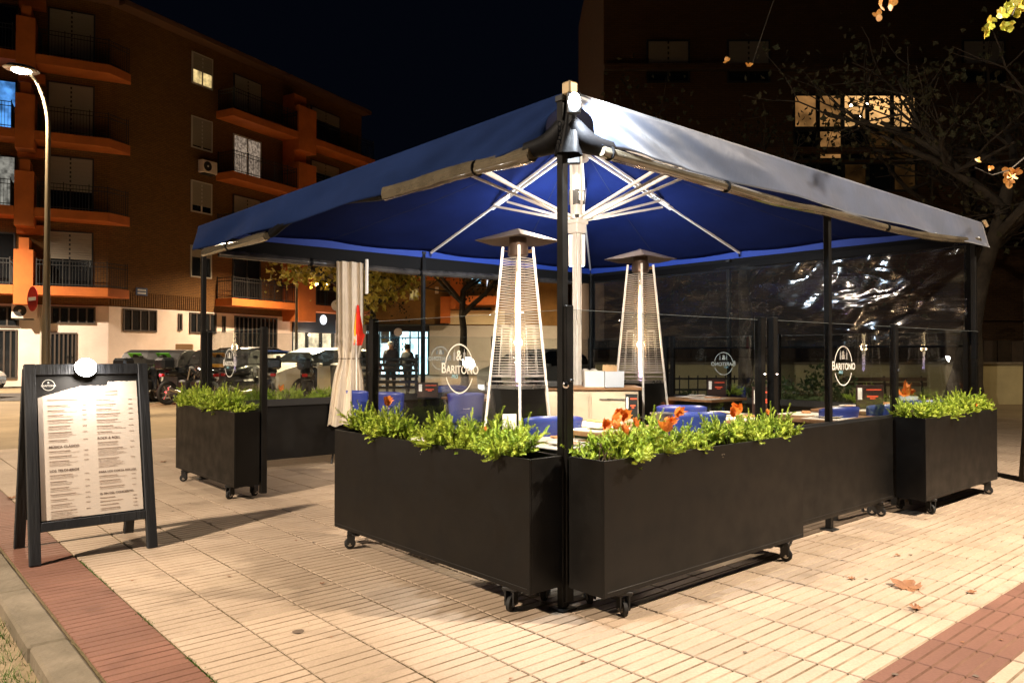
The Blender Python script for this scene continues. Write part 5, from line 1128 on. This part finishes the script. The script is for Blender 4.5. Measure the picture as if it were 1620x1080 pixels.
# ---- pyramid heaters
M_TUBE = glass('heater_glass', (.95, .93, .9), .02, base=.10, haze=.05, hcol=(.8, .7, .6))
def heater():
    t = thing('patio_heater', (0, 0, 0))
    Rg, Rt, H1, HB = .335, .125, 2.14, .965
    def R(z): return Rg + (Rt - Rg) * z / H1
    for k in range(4):
        a = k * PI / 2; f = lambda z, q=0: (R(z) * math.cos(a), R(z) * math.sin(a), z)
        MB().tube([f(0.03), f(H1)], .012, 8).build('leg', M_ALU, t, local=True)
    def sq(z, s=1): r = R(z) * s; return [(r * math.cos(k * PI / 2), r * math.sin(k * PI / 2), z) for k in range(4)]
    bx = MB(); a, b = sq(.05, .93), sq(HB, .93)
    bx.add(a + b, [(0, 1, 5, 4), (1, 2, 6, 5), (2, 3, 7, 6), (3, 0, 4, 7), (3, 2, 1, 0), (4, 5, 6, 7)]); bx.build('base_cabinet', M_BLACK, t, local=True)
    MB().add(sq(HB + .002, 1.0) + sq(HB + .03, 1.0), [(0, 1, 5, 4), (1, 2, 6, 5), (2, 3, 7, 6), (3, 0, 4, 7), (3, 2, 1, 0), (4, 5, 6, 7)]).build('tray', M_STEEL, t, local=True)
    # wire guards on four sides
    for k in range(4):
        a0, a1 = k * PI / 2, (k + 1) * PI / 2; g = MB(); n = 44
        for q in range(n + 1):
            z = HB + .11 + (H1 - .1 - HB - .11) * q / n; r = R(z) * 1.01
            p, e = Vector((r * math.cos(a0), r * math.sin(a0), z)), Vector((r * math.cos(a1), r * math.sin(a1), z))
            bow = (p + e).normalized() * .004; bow.z = 0
            g.tube([p, p.lerp(e, .5) + bow, e], .0034, 4, cap=False)
        for q in (.3, .7):   # uprights and a smaller inner arch
            z0, z1 = HB + .1, H1 - .1
            P = lambda z: Vector((R(z) * math.cos(a0), R(z) * math.sin(a0), z)).lerp(Vector((R(z) * math.cos(a1), R(z) * math.sin(a1), z)), q)
            g.tube([P(z0), P(1.48)], .0026, 4)
            g.tube([P(1.48), P(1.48).lerp(Vector((0, 0, 1.48)), -.02)], .0026, 4)
        P = lambda q: Vector((R(1.48) * math.cos(a0), R(1.48) * math.sin(a0), 1.48)).lerp(Vector((R(1.48) * math.cos(a1), R(1.48) * math.sin(a1), 1.48)), q)
        g.tube([P(.3), P(.7)], .0026, 4)
        for zz in (HB + .06, HB + .1):
            r = R(zz); g.tube([(r * math.cos(a0), r * math.sin(a0), zz), (r * math.cos(a1), r * math.sin(a1), zz)], .004, 4)
        g.build('wire_guard', mat('bright_wire', (.5, .47, .43), .4, .4), t, local=True)
    MB().lathe([(.062, HB + .03), (.062, H1 - .06)], 24).build('glass_tube', M_TUBE, t, local=True, smooth=True)
    fl = MB(); pts = [(.004 * math.sin(z * 7), .004 * math.cos(z * 5), HB + .05 + z) for z in np.linspace(0, .92, 20)]
    fl.tube(pts, [.009 + .013 * math.sin(PI * min(1, k / 19 * .9 + .08)) ** .7 for k in range(20)], 10); fl.build('flame', flame_mat(), t, local=True, smooth=True)
    MB().lathe([(.07, H1 - .08), (.085, H1 - .07), (.085, H1 + .0), (.075, H1 + .02), (.075, H1 + .08), (.03, H1 + .09)], 20).build('burner_head', mat('heat_stained_steel', (.09, .06, .045), .4, .7), t, local=True, smooth=True)
    MB().tube([(Rt, 0, H1 - .03), (0, Rt, H1 - .03), (-Rt, 0, H1 - .03), (0, -Rt, H1 - .03), (Rt, 0, H1 - .03)], .014, 6).build('top_ring', mat('warm_brass', (.5, .3, .12), .35, .8), t, local=True)
    r = .36; hd = MB()
    zc = H1 + .155
    rim = [(r * math.cos(k * PI / 4) * (1 if k % 2 == 0 else .80), r * math.sin(k * PI / 4) * (1 if k % 2 == 0 else .80), H1 + .055 - (.015 if k % 2 else 0)) for k in range(8)]
    hd.add([(0, 0, zc)] + rim, [(0, k + 1, (k + 1) % 8 + 1) for k in range(8)]); hd.build('reflector', mat('hood_steel', (.20, .16, .125), .34, .8, bump=.3, bs=5), t, local=True, thick=.004)
    MB().box(-.035, .035, -.28, -.262, .64, .655).build('badge', M_WHITE, t, local=True)
    MB().bbox(-.02, .02, -.27, -.24, .35, .42, .004).build('vent', M_BLACKM, t, local=True)
    return t
def flame_mat():
    if 'flame' in MATS: return MATS['flame']
    m = bpy.data.materials.new('flame'); m.use_nodes = True; N = m.node_tree.nodes; L = m.node_tree.links; N.clear()
    o = N.new('ShaderNodeOutputMaterial'); e = N.new('ShaderNodeEmission'); tc = N.new('ShaderNodeTexCoord'); sx = N.new('ShaderNodeSeparateXYZ'); L.new(tc.outputs['Object'], sx.inputs[0])
    mr = N.new('ShaderNodeMapRange'); mr.inputs[1].default_value = .97; mr.inputs[2].default_value = 1.98; L.new(sx.outputs['Z'], mr.inputs[0])
    cr = N.new('ShaderNodeValToRGB'); E = cr.color_ramp.elements; E[0].color = (.5, .4, 1, 1); E[0].position = 0; E[1].color = (1, .45, .15, 1); E[1].position = 1
    x = E.new(.16); x.color = (.85, .6, .75, 1); x = E.new(.32); x.color = (1, .72, .42, 1); x = E.new(.75); x.color = (1, .66, .35, 1)
    L.new(mr.outputs[0], cr.inputs[0]); L.new(cr.outputs[0], e.inputs[0]); e.inputs[1].default_value = 13; L.new(e.outputs[0], o.inputs[0]); MATS['flame'] = m; return m
h1 = heater(); h1.location = (.05, 6.35, 0); h1.rotation_euler = (0, 0, math.radians(3)); tag(h1, 'tall pyramid gas heater left of the mast, burning', 'patio heater', 'pyramid gas heaters on the terrace')
h2 = clone(h1, (1.28, 7.6, 0), math.radians(-4), 'tall pyramid gas heater right of the mast, farther back, burning')
for h, (x, y) in ((h1, (.05, 6.35)), (h2, (1.28, 7.6))):
    light('POINT', (x, y, 1.35), 15, (1, .66, .36), .05, h)
st = MB(FR((-.02, 6.02, 0), .1)).bbox(-.055, .055, 0, .004, .55, .78, .001); tag(st.build('notice_card', M_PAPER), 'white printed card hanging on the base of the left heater', 'card')

# ---- service cabinet with boxes
cb = thing('service_cabinet', (.70, 7.0, 0), math.radians(-2), 'cream service cabinet with a wooden top in front of the mast', 'cabinet')
MB().bbox(-.43, .43, -.2, .2, .06, .93, .006).build('body', M_CREAM, cb, local=True)
MB().bbox(-.46, .46, -.23, .23, .931, .958, .005).build('worktop', M_WOOD, cb, local=True)
for k in range(2): MB().bbox(-.42 + k * .43, -.01 + k * .42, -.214, -.202, .1, .9, .004).build('door', M_CREAM, cb, local=True)
MB().bbox(.08, .34, -.232, -.214, .845, .857, .003).build('handle', M_STEEL, cb, local=True)
for x in (-.38, .38): MB().box(x - .03, x + .03, -.17, .17, 0, .06).build('foot', M_BLACKM, cb, local=True)
def bin_(x, y, w_, d_, h_, m, lab, nm='storage_box', z=.958):
    t = thing(nm, (x, y, z), 0, lab, 'box', 'open boxes on the service cabinet')
    b = MB()
    for a in ((-w_ / 2, w_ / 2, -d_ / 2, -d_ / 2 + .006), (-w_ / 2, w_ / 2, d_ / 2 - .006, d_ / 2), (-w_ / 2, -w_ / 2 + .006, -d_ / 2 + .006, d_ / 2 - .006), (w_ / 2 - .006, w_ / 2, -d_ / 2 + .006, d_ / 2 - .006)): b.box(*a, 0, h_)
    b.box(-w_ / 2 + .006, w_ / 2 - .006, -d_ / 2 + .006, d_ / 2 - .006, 0, .006).build('tub', m, t, local=True); return t
bin_(.73, 6.88, .17, .22, .14, M_WHITE, 'white plastic box holding pale napkins on the cabinet'); bin_(.905, 6.86, .17, .22, .14, mat('bluish_white_plastic', (.55, .6, .68), .4), 'pale blue white box on the cabinet holding wooden sticks')
nk = MB(FR((.71, 6.9, 1.0), .05)); [nk.box(-.07 + k * .012, -.064 + k * .012, -.07, .07, .0, .11 + .01 * math.sin(k)) for k in range(11)]; tag(nk.build('napkin_stack', M_PAPER), 'stack of pale paper napkins standing in the left white box', 'napkins')
sk = MB()
for k in range(70): x, y = .88 + random.uniform(-.06, .055), 6.86 + random.uniform(-.06, .06); sk.tube([(x, y, .97), (x + random.gauss(0, .008), y, 1.14 + random.uniform(-.015, .02))], .004, 4)
tag(sk.build('wooden_sticks', mat('pale_bamboo', (.62, .40, .20), .6)), 'bundle of pale wooden sticks standing in the right box', 'sticks', kind='stuff')
dk = MB(FR((.37, 6.85, .958), .0)).bbox(-.14, .14, -.1, .1, 0, .05, .01); tag(dk.build('dark_tray', M_BLACKM), 'dark tray at the left end of the service cabinet', 'tray')

# ---- tables, place settings, menu holders
def mk_table(L=.7, D=.7):
    t = thing('table', (0, 0, 0))
    MB().bbox(-L / 2, L / 2, -D / 2, D / 2, .722, .75, .004).build('table_top', M_WOOD, t, local=True)
    MB().bbox(-L / 2 + .04, L / 2 - .04, -D / 2 + .04, D / 2 - .04, .66, .7215, .004).build('apron', M_BLACK, t, local=True)
    for sx in (-1, 1):
        for sy in (-1, 1): MB().tube([(sx * (L / 2 - .06), sy * (D / 2 - .06), .66), (sx * (L / 2 - .04), sy * (D / 2 - .04), 0)], .019, 6).build('leg', M_BLACKM, t, local=True)
    return t
tabs = [((1.25, .98), 'near table behind the right front planter, set with white paper mats'), ((2.72, .85), 'second table along the right front side, carrying a dark menu holder'), ((3.25, .42), 'small table just right of the middle screen post on the right front side'),
        ((4.35, .52), 'table near the right end holding the reddish black menu stand'), ((4.95, .5), 'last table at the right end with the ice bucket'), ((4.75, 2.55), 'dark sided table against the back right side'), ((2.95, 4.35), 'long dark sided table at the far left side, seen through the logo glass'), ((3.6, 4.35), 'dark sided table beside the one on the far left side'), ((.72, .78), 'table corner showing just left of the near post')]
T0 = mk_table(); TB = []
for k, ((u, v), l) in enumerate(tabs):
    if k == 0: T0.location = W(u, v); T0.rotation_euler = (0, 0, ANG); tag(T0, l, 'table', 'wooden topped terrace tables'); TB.append(T0)
    else: TB.append(clone(T0, W(u, v), ANG, l))
TB[3].rotation_euler[2] += .05; TB[8].scale = (.8, .8, .93)
pm = MB().box(-.2, .2, -.14, .14, 0, .0025); MP = pm.mesh('placemat', mat('cream_paper_mat', (.72, .62, .50), .7, col2=(.75, .70, .62), vs=6))
M_KRAFT = mat('orange_brown_card', (.55, .27, .12), .6)
pl0 = MB().lathe([(.055, .0), (.10, .012), (.105, .016), (.098, .016), (.05, .006)], 24).mesh('plate', M_PAPER, True)
bt = 'paper mats on the terrace tables'
mats_ = []
desc = ['on the near right table', 'on the second right table', 'on the table right of the middle screen post', 'by the reddish menu stand', 'beside the ice bucket', 'on the back right table', 'on the long far left table', 'on the farthest left table', 'just left of the near corner post']
for k, t in enumerate(TB):
    for q, (dx, dy, side) in enumerate(((-.13, -.17, 'near'), (.12, .18, 'far'))):
        o = bpy.data.objects.new('placemat', MP); COL.objects.link(o); o.location = wm(t) @ Vector((dx, dy, .7505)); o.rotation_euler = (0, 0, t.rotation_euler[2] + random.uniform(-.12, .12)); tag(o, f'{side} side cream paper mat {desc[k]}', 'placemat', bt)
        if q == k % 2:
            o = bpy.data.objects.new('plate', pl0); COL.objects.link(o); o.location = wm(t) @ Vector((dx, dy, .7535)); tag(o, f'white plate {desc[k]}', 'plate', 'white plates on the tables')
        nb = MB(FR(wm(t) @ Vector((dx + .1, dy + .02, .754)), random.uniform(0, 3))).bbox(-.09, .09, -.035, .035, 0, .012, .003); tag(nb.build('cutlery_sleeve', M_KRAFT), f'{side} side orange brown paper cutlery sleeve {desc[k]}', 'cutlery sleeve', 'orange brown cutlery sleeves on the tables')
def menu_holder(P, rz, lab, m=M_BLACKM, w_=.15, h=.2):
    t = thing('menu_holder', P, rz, lab, 'menu stand', 'small dark menu stands on the tables')
    MB().bbox(-w_ / 2, w_ / 2, -.006, .006, 0.006, h, .002).build('panel', m, t, local=True); MB().bbox(-w_ / 2, w_ / 2, -.03, .03, 0, .006, .002).build('foot', m, t, local=True)
    MB().box(-w_ * .44, -w_ * .28, -.0075, -.0062, h * .4, h * .88).build('white_tag', M_WHITE, t, local=True)
    r = mat('red_print', (.75, .10, .04), .5); b = MB().box(-w_ * .12, w_ * .42, -.0075, -.0062, h * .78, h * .83)
    b.box(-w_ * .1, w_ * .3, -.0075, -.0062, h * .5, h * .56).box(w_ * .0, w_ * .2, -.0075, -.0062, h * .42, h * .47).build('red_lettering', r, t, local=True)
    return t
M_MB = mat('dark_brown_menu_board', (.03, .015, .012), .4)
menu_holder((.93, 5.95, .75), math.radians(4), 'narrow dark menu stand in front of the cream cabinet door', w_=.095, h=.19)
menu_holder((2.08, 6.33, .75), math.radians(12), 'dark menu stand with red print left of the middle screen post', M_MB, .2, .23)
menu_holder((2.45, 9.15, .75), math.radians(0), 'dark brown menu stand on the back right table', M_MB, .22, .2)
menu_holder((3.25, 6.95, .75), math.radians(0), 'wide reddish black menu stand near the right end', M_MB, .25, .22)
menu_holder((-.98, 8.9, .75), math.radians(0), 'black menu stand on the long far left table', M_MB, .24, .17)
ib = thing('ice_bucket', W(4.95, .42, .75), 0, 'pale blue white bowl heaped with orange dry leaves at the right end', 'bowl')
MB().lathe([(.10, .0), (.115, .05), (.125, .1), (.118, .1), (.1, .01)], 24).build('bowl', MATS['bluish_white_plastic'], ib, local=True, smooth=True)
for k in range(3): leaf(W(4.93 + .03 * k, .42 - .02 * k, .85 + .015 * k), k, 1.9, (.5, .2 * k, k), ('left', 'middle', 'right')[k] + ' orange dry leaf heaped in the bowl at the right end', grp='orange leaves in the bowl')
bw = MB(TENT).lathe([(.06, .0), (.1, .06), (.09, .06)], 18, T=Matrix.Translation((1.95, .95, .75))); tag(bw.build('steel_bowl', M_STEEL, smooth=True), 'rounded steel bowl at the back of the near right table', 'bowl')

# ---- blue chairs
def mk_chair():
    t = thing('chair', (0, 0, 0))
    def back(i, j):
        z = .50 + j * .34; w_ = (.185 + .03 * j) * (1 - .06 * (2 * i - 1) ** 6); x = (2 * i - 1) * w_
        y = .20 + .05 * j - .03 * (1 - (2 * i - 1) ** 2) * -1 + .0
        return (x, y + .035 * (1 - (2 * i - 1) ** 2) - .03, z - .02 * (2 * i - 1) ** 4 * (1 if j > .9 else 0))
    MB().grid(back, 16, 8).build('backrest', M_BLUEP, t, smooth=True, local=True, thick=.008)
    def seat(i, j): x = (2 * i - 1) * .21; y = -.22 + j * .42; return (x, y, .455 - .015 * (1 - (2 * i - 1) ** 2) - .02 * max(0, .15 - j) / .15)
    MB().grid(seat, 12, 12).build('seat', M_BLUEP, t, smooth=True, local=True, thick=.01)
    for s in (-1, 1):
        MB().tube([(s * .2, .17, .43), (s * .215, .205, .6), (s * .21, .215, .72)], .011, 6).build('back_stile', M_BLACKM, t, local=True)
        MB().tube([(s * .18, -.16, .44), (s * .22, -.21, 0)], .012, 6).build('leg', M_BLACKM, t, local=True)
        MB().tube([(s * .18, .14, .44), (s * .22, .23, 0)], .012, 6).build('leg', M_BLACKM, t, local=True)
    lg = MB(); mk = M_WHITE
    text('back_logo', 'B', .05, Matrix.Translation((0, .262, .70)) @ Matrix.Rotation(PI, 4, 'Z') @ Matrix.Rotation(PI / 2, 4, 'X'), mk, t)
    text('back_logo', 'ritono', .028, Matrix.Translation((-.01, .262, .665)) @ Matrix.Rotation(PI, 4, 'Z') @ Matrix.Rotation(PI / 2, 4, 'X'), mk, t)
    return t
ch0 = mk_chair(); G = 'blue plastic chairs round the terrace tables'
# world position, direction the chair's back faces
cdat = [((.24, 5.35), 190, 'blue chair just behind the left front shrubs, left of the near post'),
        ((-1.83, 8.95), 178, 'blue chair nearest the entrance gap with a small white logo on its back'), ((-1.36, 8.6), 175, 'blue chair with white logo seen through the left glass, right of the gap one'),
        ((1.42, 6.45), 170, 'blue chair behind the near right table, left one of two overlapping backs'), ((1.32, 5.72), 188, 'lighter looking blue chair back directly behind the right shrubs'),
        ((2.50, 6.22), 200, 'blue chair right of the middle screen post'), ((3.05, 6.55), 195, 'blue chair left of the reddish menu stand'), ((3.75, 7.1), 170, 'blue chair half hidden behind the reddish menu stand'),
        ((1.75, 8.6), 100, 'dark blue chair at the left end of the back right table'), ((-.5, 8.5), 180, 'blue chair in the dark behind the large logo on the left glass'), ((2.9, 9.6), 20, 'blue chair behind the back right table'), ((-.8, 9.9), 0, 'blue chair on the street side of the far left table')]
for k, ((x, y), a, l) in enumerate(cdat):
    rz = math.radians(a)
    if k == 0: ch0.location = (x, y, 0); ch0.rotation_euler = (0, 0, rz); tag(ch0, l, 'chair', G)
    else: clone(ch0, (x, y, 0), rz, l, G)

# ---- A-board with menu and clip lamp
ab = thing('menu_board', W(-1.5, 2.9), ANG, 'black wooden A-board with a lit white menu sheet at the kerb', 'A-board')
AB = FR(W(-1.505, 2.62), ANG)
lean = math.atan2(.27, 1.19)
F1 = AB @ Matrix.Rotation(-lean, 4, 'X')       # local x along board, z up the board face, y towards its back
hx, HH = .325, 1.215
fr = thing('front_frame', AB.translation, ANG); fr.parent = ab; fr.matrix_basis = wm(ab).inverted() @ F1
for s in (-1, 1): MB(F1).bbox(s * hx - .03, s * hx + .03, -.02, .02, 0, HH, .003).build('stile', M_WOODK, fr)
MB(F1).bbox(-hx + .031, hx - .031, -.018, .018, .19, .245, .003).build('rail', M_WOODK, fr)
MB(F1).bbox(-hx + .031, hx - .031, -.018, .018, 1.145, HH - .001, .003).build('rail', M_WOODK, fr)
MB(F1).box(-hx + .031, hx - .031, .002, .012, .2455, 1.1445).build('back_panel', mat('blackboard', (.012, .012, .012), .6), fr)
F2 = AB @ Matrix.Translation((0, .56, 0)) @ Matrix.Rotation(lean, 4, 'X')
bk = thing('rear_frame', AB.translation); bk.parent = ab; bk.matrix_basis = wm(ab).inverted() @ F2
for s in (-1, 1): MB(F2).bbox(s * hx - .03, s * hx + .03, -.02, .02, 0, HH - .03, .003).build('stile', M_WOODK, bk)
MB(F2).bbox(-hx + .031, hx - .031, -.015, .015, .19, .245, .003).build('rail', M_WOODK, bk)
MB(F2).box(-hx + .031, hx - .031, -.006, .006, .2455, 1.1445).build('back_panel', MATS['blackboard'], bk)
# poster sheet with torn upper edge
rp = random.Random(4); top = []
pw, z0 = .285, .255
for k in range(61):
    x = pw - 2 * pw * k / 60; f = (pw - x) / (2 * pw)
    z = 1.105 - (.004 if x > .11 else .030 + .07 * max(0, (-x - .05) / .24) * 1.0) - abs(rp.gauss(0, .003))
    top.append((x, z))
poly = [(-pw, z0), (pw, z0)] + top
M_SHEET = mat('menu_sheet', (.74, .66, .58), .5, var=.03, vs=2)
sh = thing('menu_sheet', (0, 0, 0)); sh.parent = fr
def flat(poly, y, m, nm, par_):
    mb = MB(); n = len(poly); mb.v = [(x, y, z) for x, z in poly]; mb.f = [tuple(range(n))]; mb.m = [0]; return mb.build(nm, m, par_, local=True)
flat(poly, -.001, M_SHEET, 'paper', sh)
ink = mat('warm_grey_ink', (.44, .33, .27), .7); ink2 = mat('black_ink', (.16, .11, .09), .7)
tm = lambda x, z, a=0: upright(x, -.0025, z)
bl = MB(); rp = random.Random(9)
def item(x, z, n, price=True, wx=.17):
    bl.box(x, x + wx * rp.uniform(.5, .85), -.0028, -.0020, z - .002, z + .002)
    for k in range(n): bl.box(x, x + wx * rp.uniform(.6, 1.0), -.0028, -.0022, z - .011 - k * .0085, z - .0095 - k * .0085)
    if price: bl.box(x + .19, x + .215, -.0028, -.0022, z - .004, z - .001)
    return z - .022 - n * .0085
def head(x, z, s, sz=.021): text('menu_heading', s, sz, tm(x, z), ink2, sh, .0003, 'LEFT')
xl, xr = -.235, .035
z = .985; bl.box(xl, xl + .17, -.0028, -.002, z, z + .008); z -= .032
for n in (1, 1, 1, 2, 2, 3, 1): z = item(xl, z, n)
z -= .012; head(xl, z, 'MÚSICA CLÁSICO'); z -= .026
for n in (1, 1, 3): z = item(xl, z, n)
z -= .012; head(xl, z, 'LOS TELONEROS'); z -= .026
for n in (2, 2, 2, 1, 1, 2, 6, 4, 1):
    if z > .275: z = item(xl, z, n)
z = 1.03; bl.box(xr + .03, xr + .13, -.0028, -.002, z, z + .007).box(xr + .05, xr + .13, -.0028, -.002, z - .02, z - .014); z -= .05
for n in (1, 1, 1, 2, 2, 2, 1): z = item(xr, z, n)
z -= .01; head(xr, z, 'ROCK & ROLL'); z -= .026
for n in (2, 5, 6): z = item(xr, z, n)
z -= .012; head(xr, z, 'PARA LOS CORTA ROLLOS', .018); z -= .025
for n in (1, 2, 1): z = item(xr, z, n)
z -= .012; head(xr, z, 'EL FIN DEL CONCIERTO', .018); z -= .025
for n in (0, 0, 0, 1, 1, 1, 1):
    if z > .275: z = item(xr, z, n)
bl.build('menu_lines', ink, sh, local=True)['kind'] = 'stuff'
# round logo on the black upper corner
rg = MB(); R = .034
for k in range(40):
    a, b = 2 * PI * k / 40, 2 * PI * (k + 1) / 40
    rg.add([(-.225 + r * math.cos(t), -.0025, 1.083 + r * math.sin(t)) for r, t in ((R - .002, a), (R + .001, a), (R + .001, b), (R - .002, b))], [(0, 1, 2, 3)])
rg.build('logo_ring', M_WHITE, sh, local=True)
text('logo_letters', 'BARITONO', .016, upright(-.225, -.0026, 1.078), M_WHITE, sh, .0003); text('logo_symbol', '&', .018, upright(-.225, -.0026, 1.098), M_WHITE, sh, .0003)
# clip lamp
lp_ = thing('clip_lamp', F1 @ Vector((-.02, 0, HH)), ANG, 'glaring round white clip lamp on the top edge of the menu board', 'lamp')
F3 = F1 @ Matrix.Translation((-.02, -.03, 1.185))
MB(F3).bbox(-.03, .03, .0, .06, .0, .045, .004).build('clip', M_BLACKM, lp_)
MB(F3 @ Matrix.Rotation(math.radians(78), 4, 'X')).lathe([(.02, -.05), (.06, -.03), (.063, .0), (.06, .002)], 22).build('lamp_head', M_BLACKM, lp_, smooth=True)
MB(F3 @ Matrix.Rotation(math.radians(78), 4, 'X')).lathe([(.062, .0025), (.056, .024), (.034, .044), (.001, .052)], 22).build('lamp_lens', emis('clip_lamp_glow', (1, .93, .85), 90), lp_, smooth=True)
light('SPOT', F3 @ Vector((0, -.10, .02)), 16, (1, .88, .76), .03, lp_, aim=F1 @ Vector((0.0, -.02, .62)), angle=165, blend=1)

# ---- small Spanish flag
fg = thing('flag', (-1.84, 8.7, .8), 0, 'small limp red and yellow flag on a white stick beside the curtain', 'flag')
MB().tube([(-1.77, 8.72, .55), (-1.785, 8.72, 1.82)], .008, 6).build('stick', M_WHITE, fg)
def flg(i, j):
    x = -1.785 + .02 + (.19 - .07 * abs(j - .5)) * (i - .55) * (0.25 + .9 * j if j < .75 else 1.2 - (j - .75) * 1.6); return (x, 8.71 + .02 * math.sin(i * 9 + j * 3), 1.81 - j * .46)
MB().grid(lambda i, j: flg(.45 + i * .55, j), 6, 16).build('red_band', mat('flag_red', (.75, .03, .01), .7), fg, smooth=True)
MB().grid(lambda i, j: flg(.05 + i * .40, .18 + j * .75), 6, 16).build('yellow_band', mat('flag_yellow', (.85, .45, .02), .7), fg, smooth=True)
MB().grid(lambda i, j: flg(-.05 + i * .4, .87 + j * .12), 6, 4).build('red_band', MATS['flag_red'], fg, smooth=True)
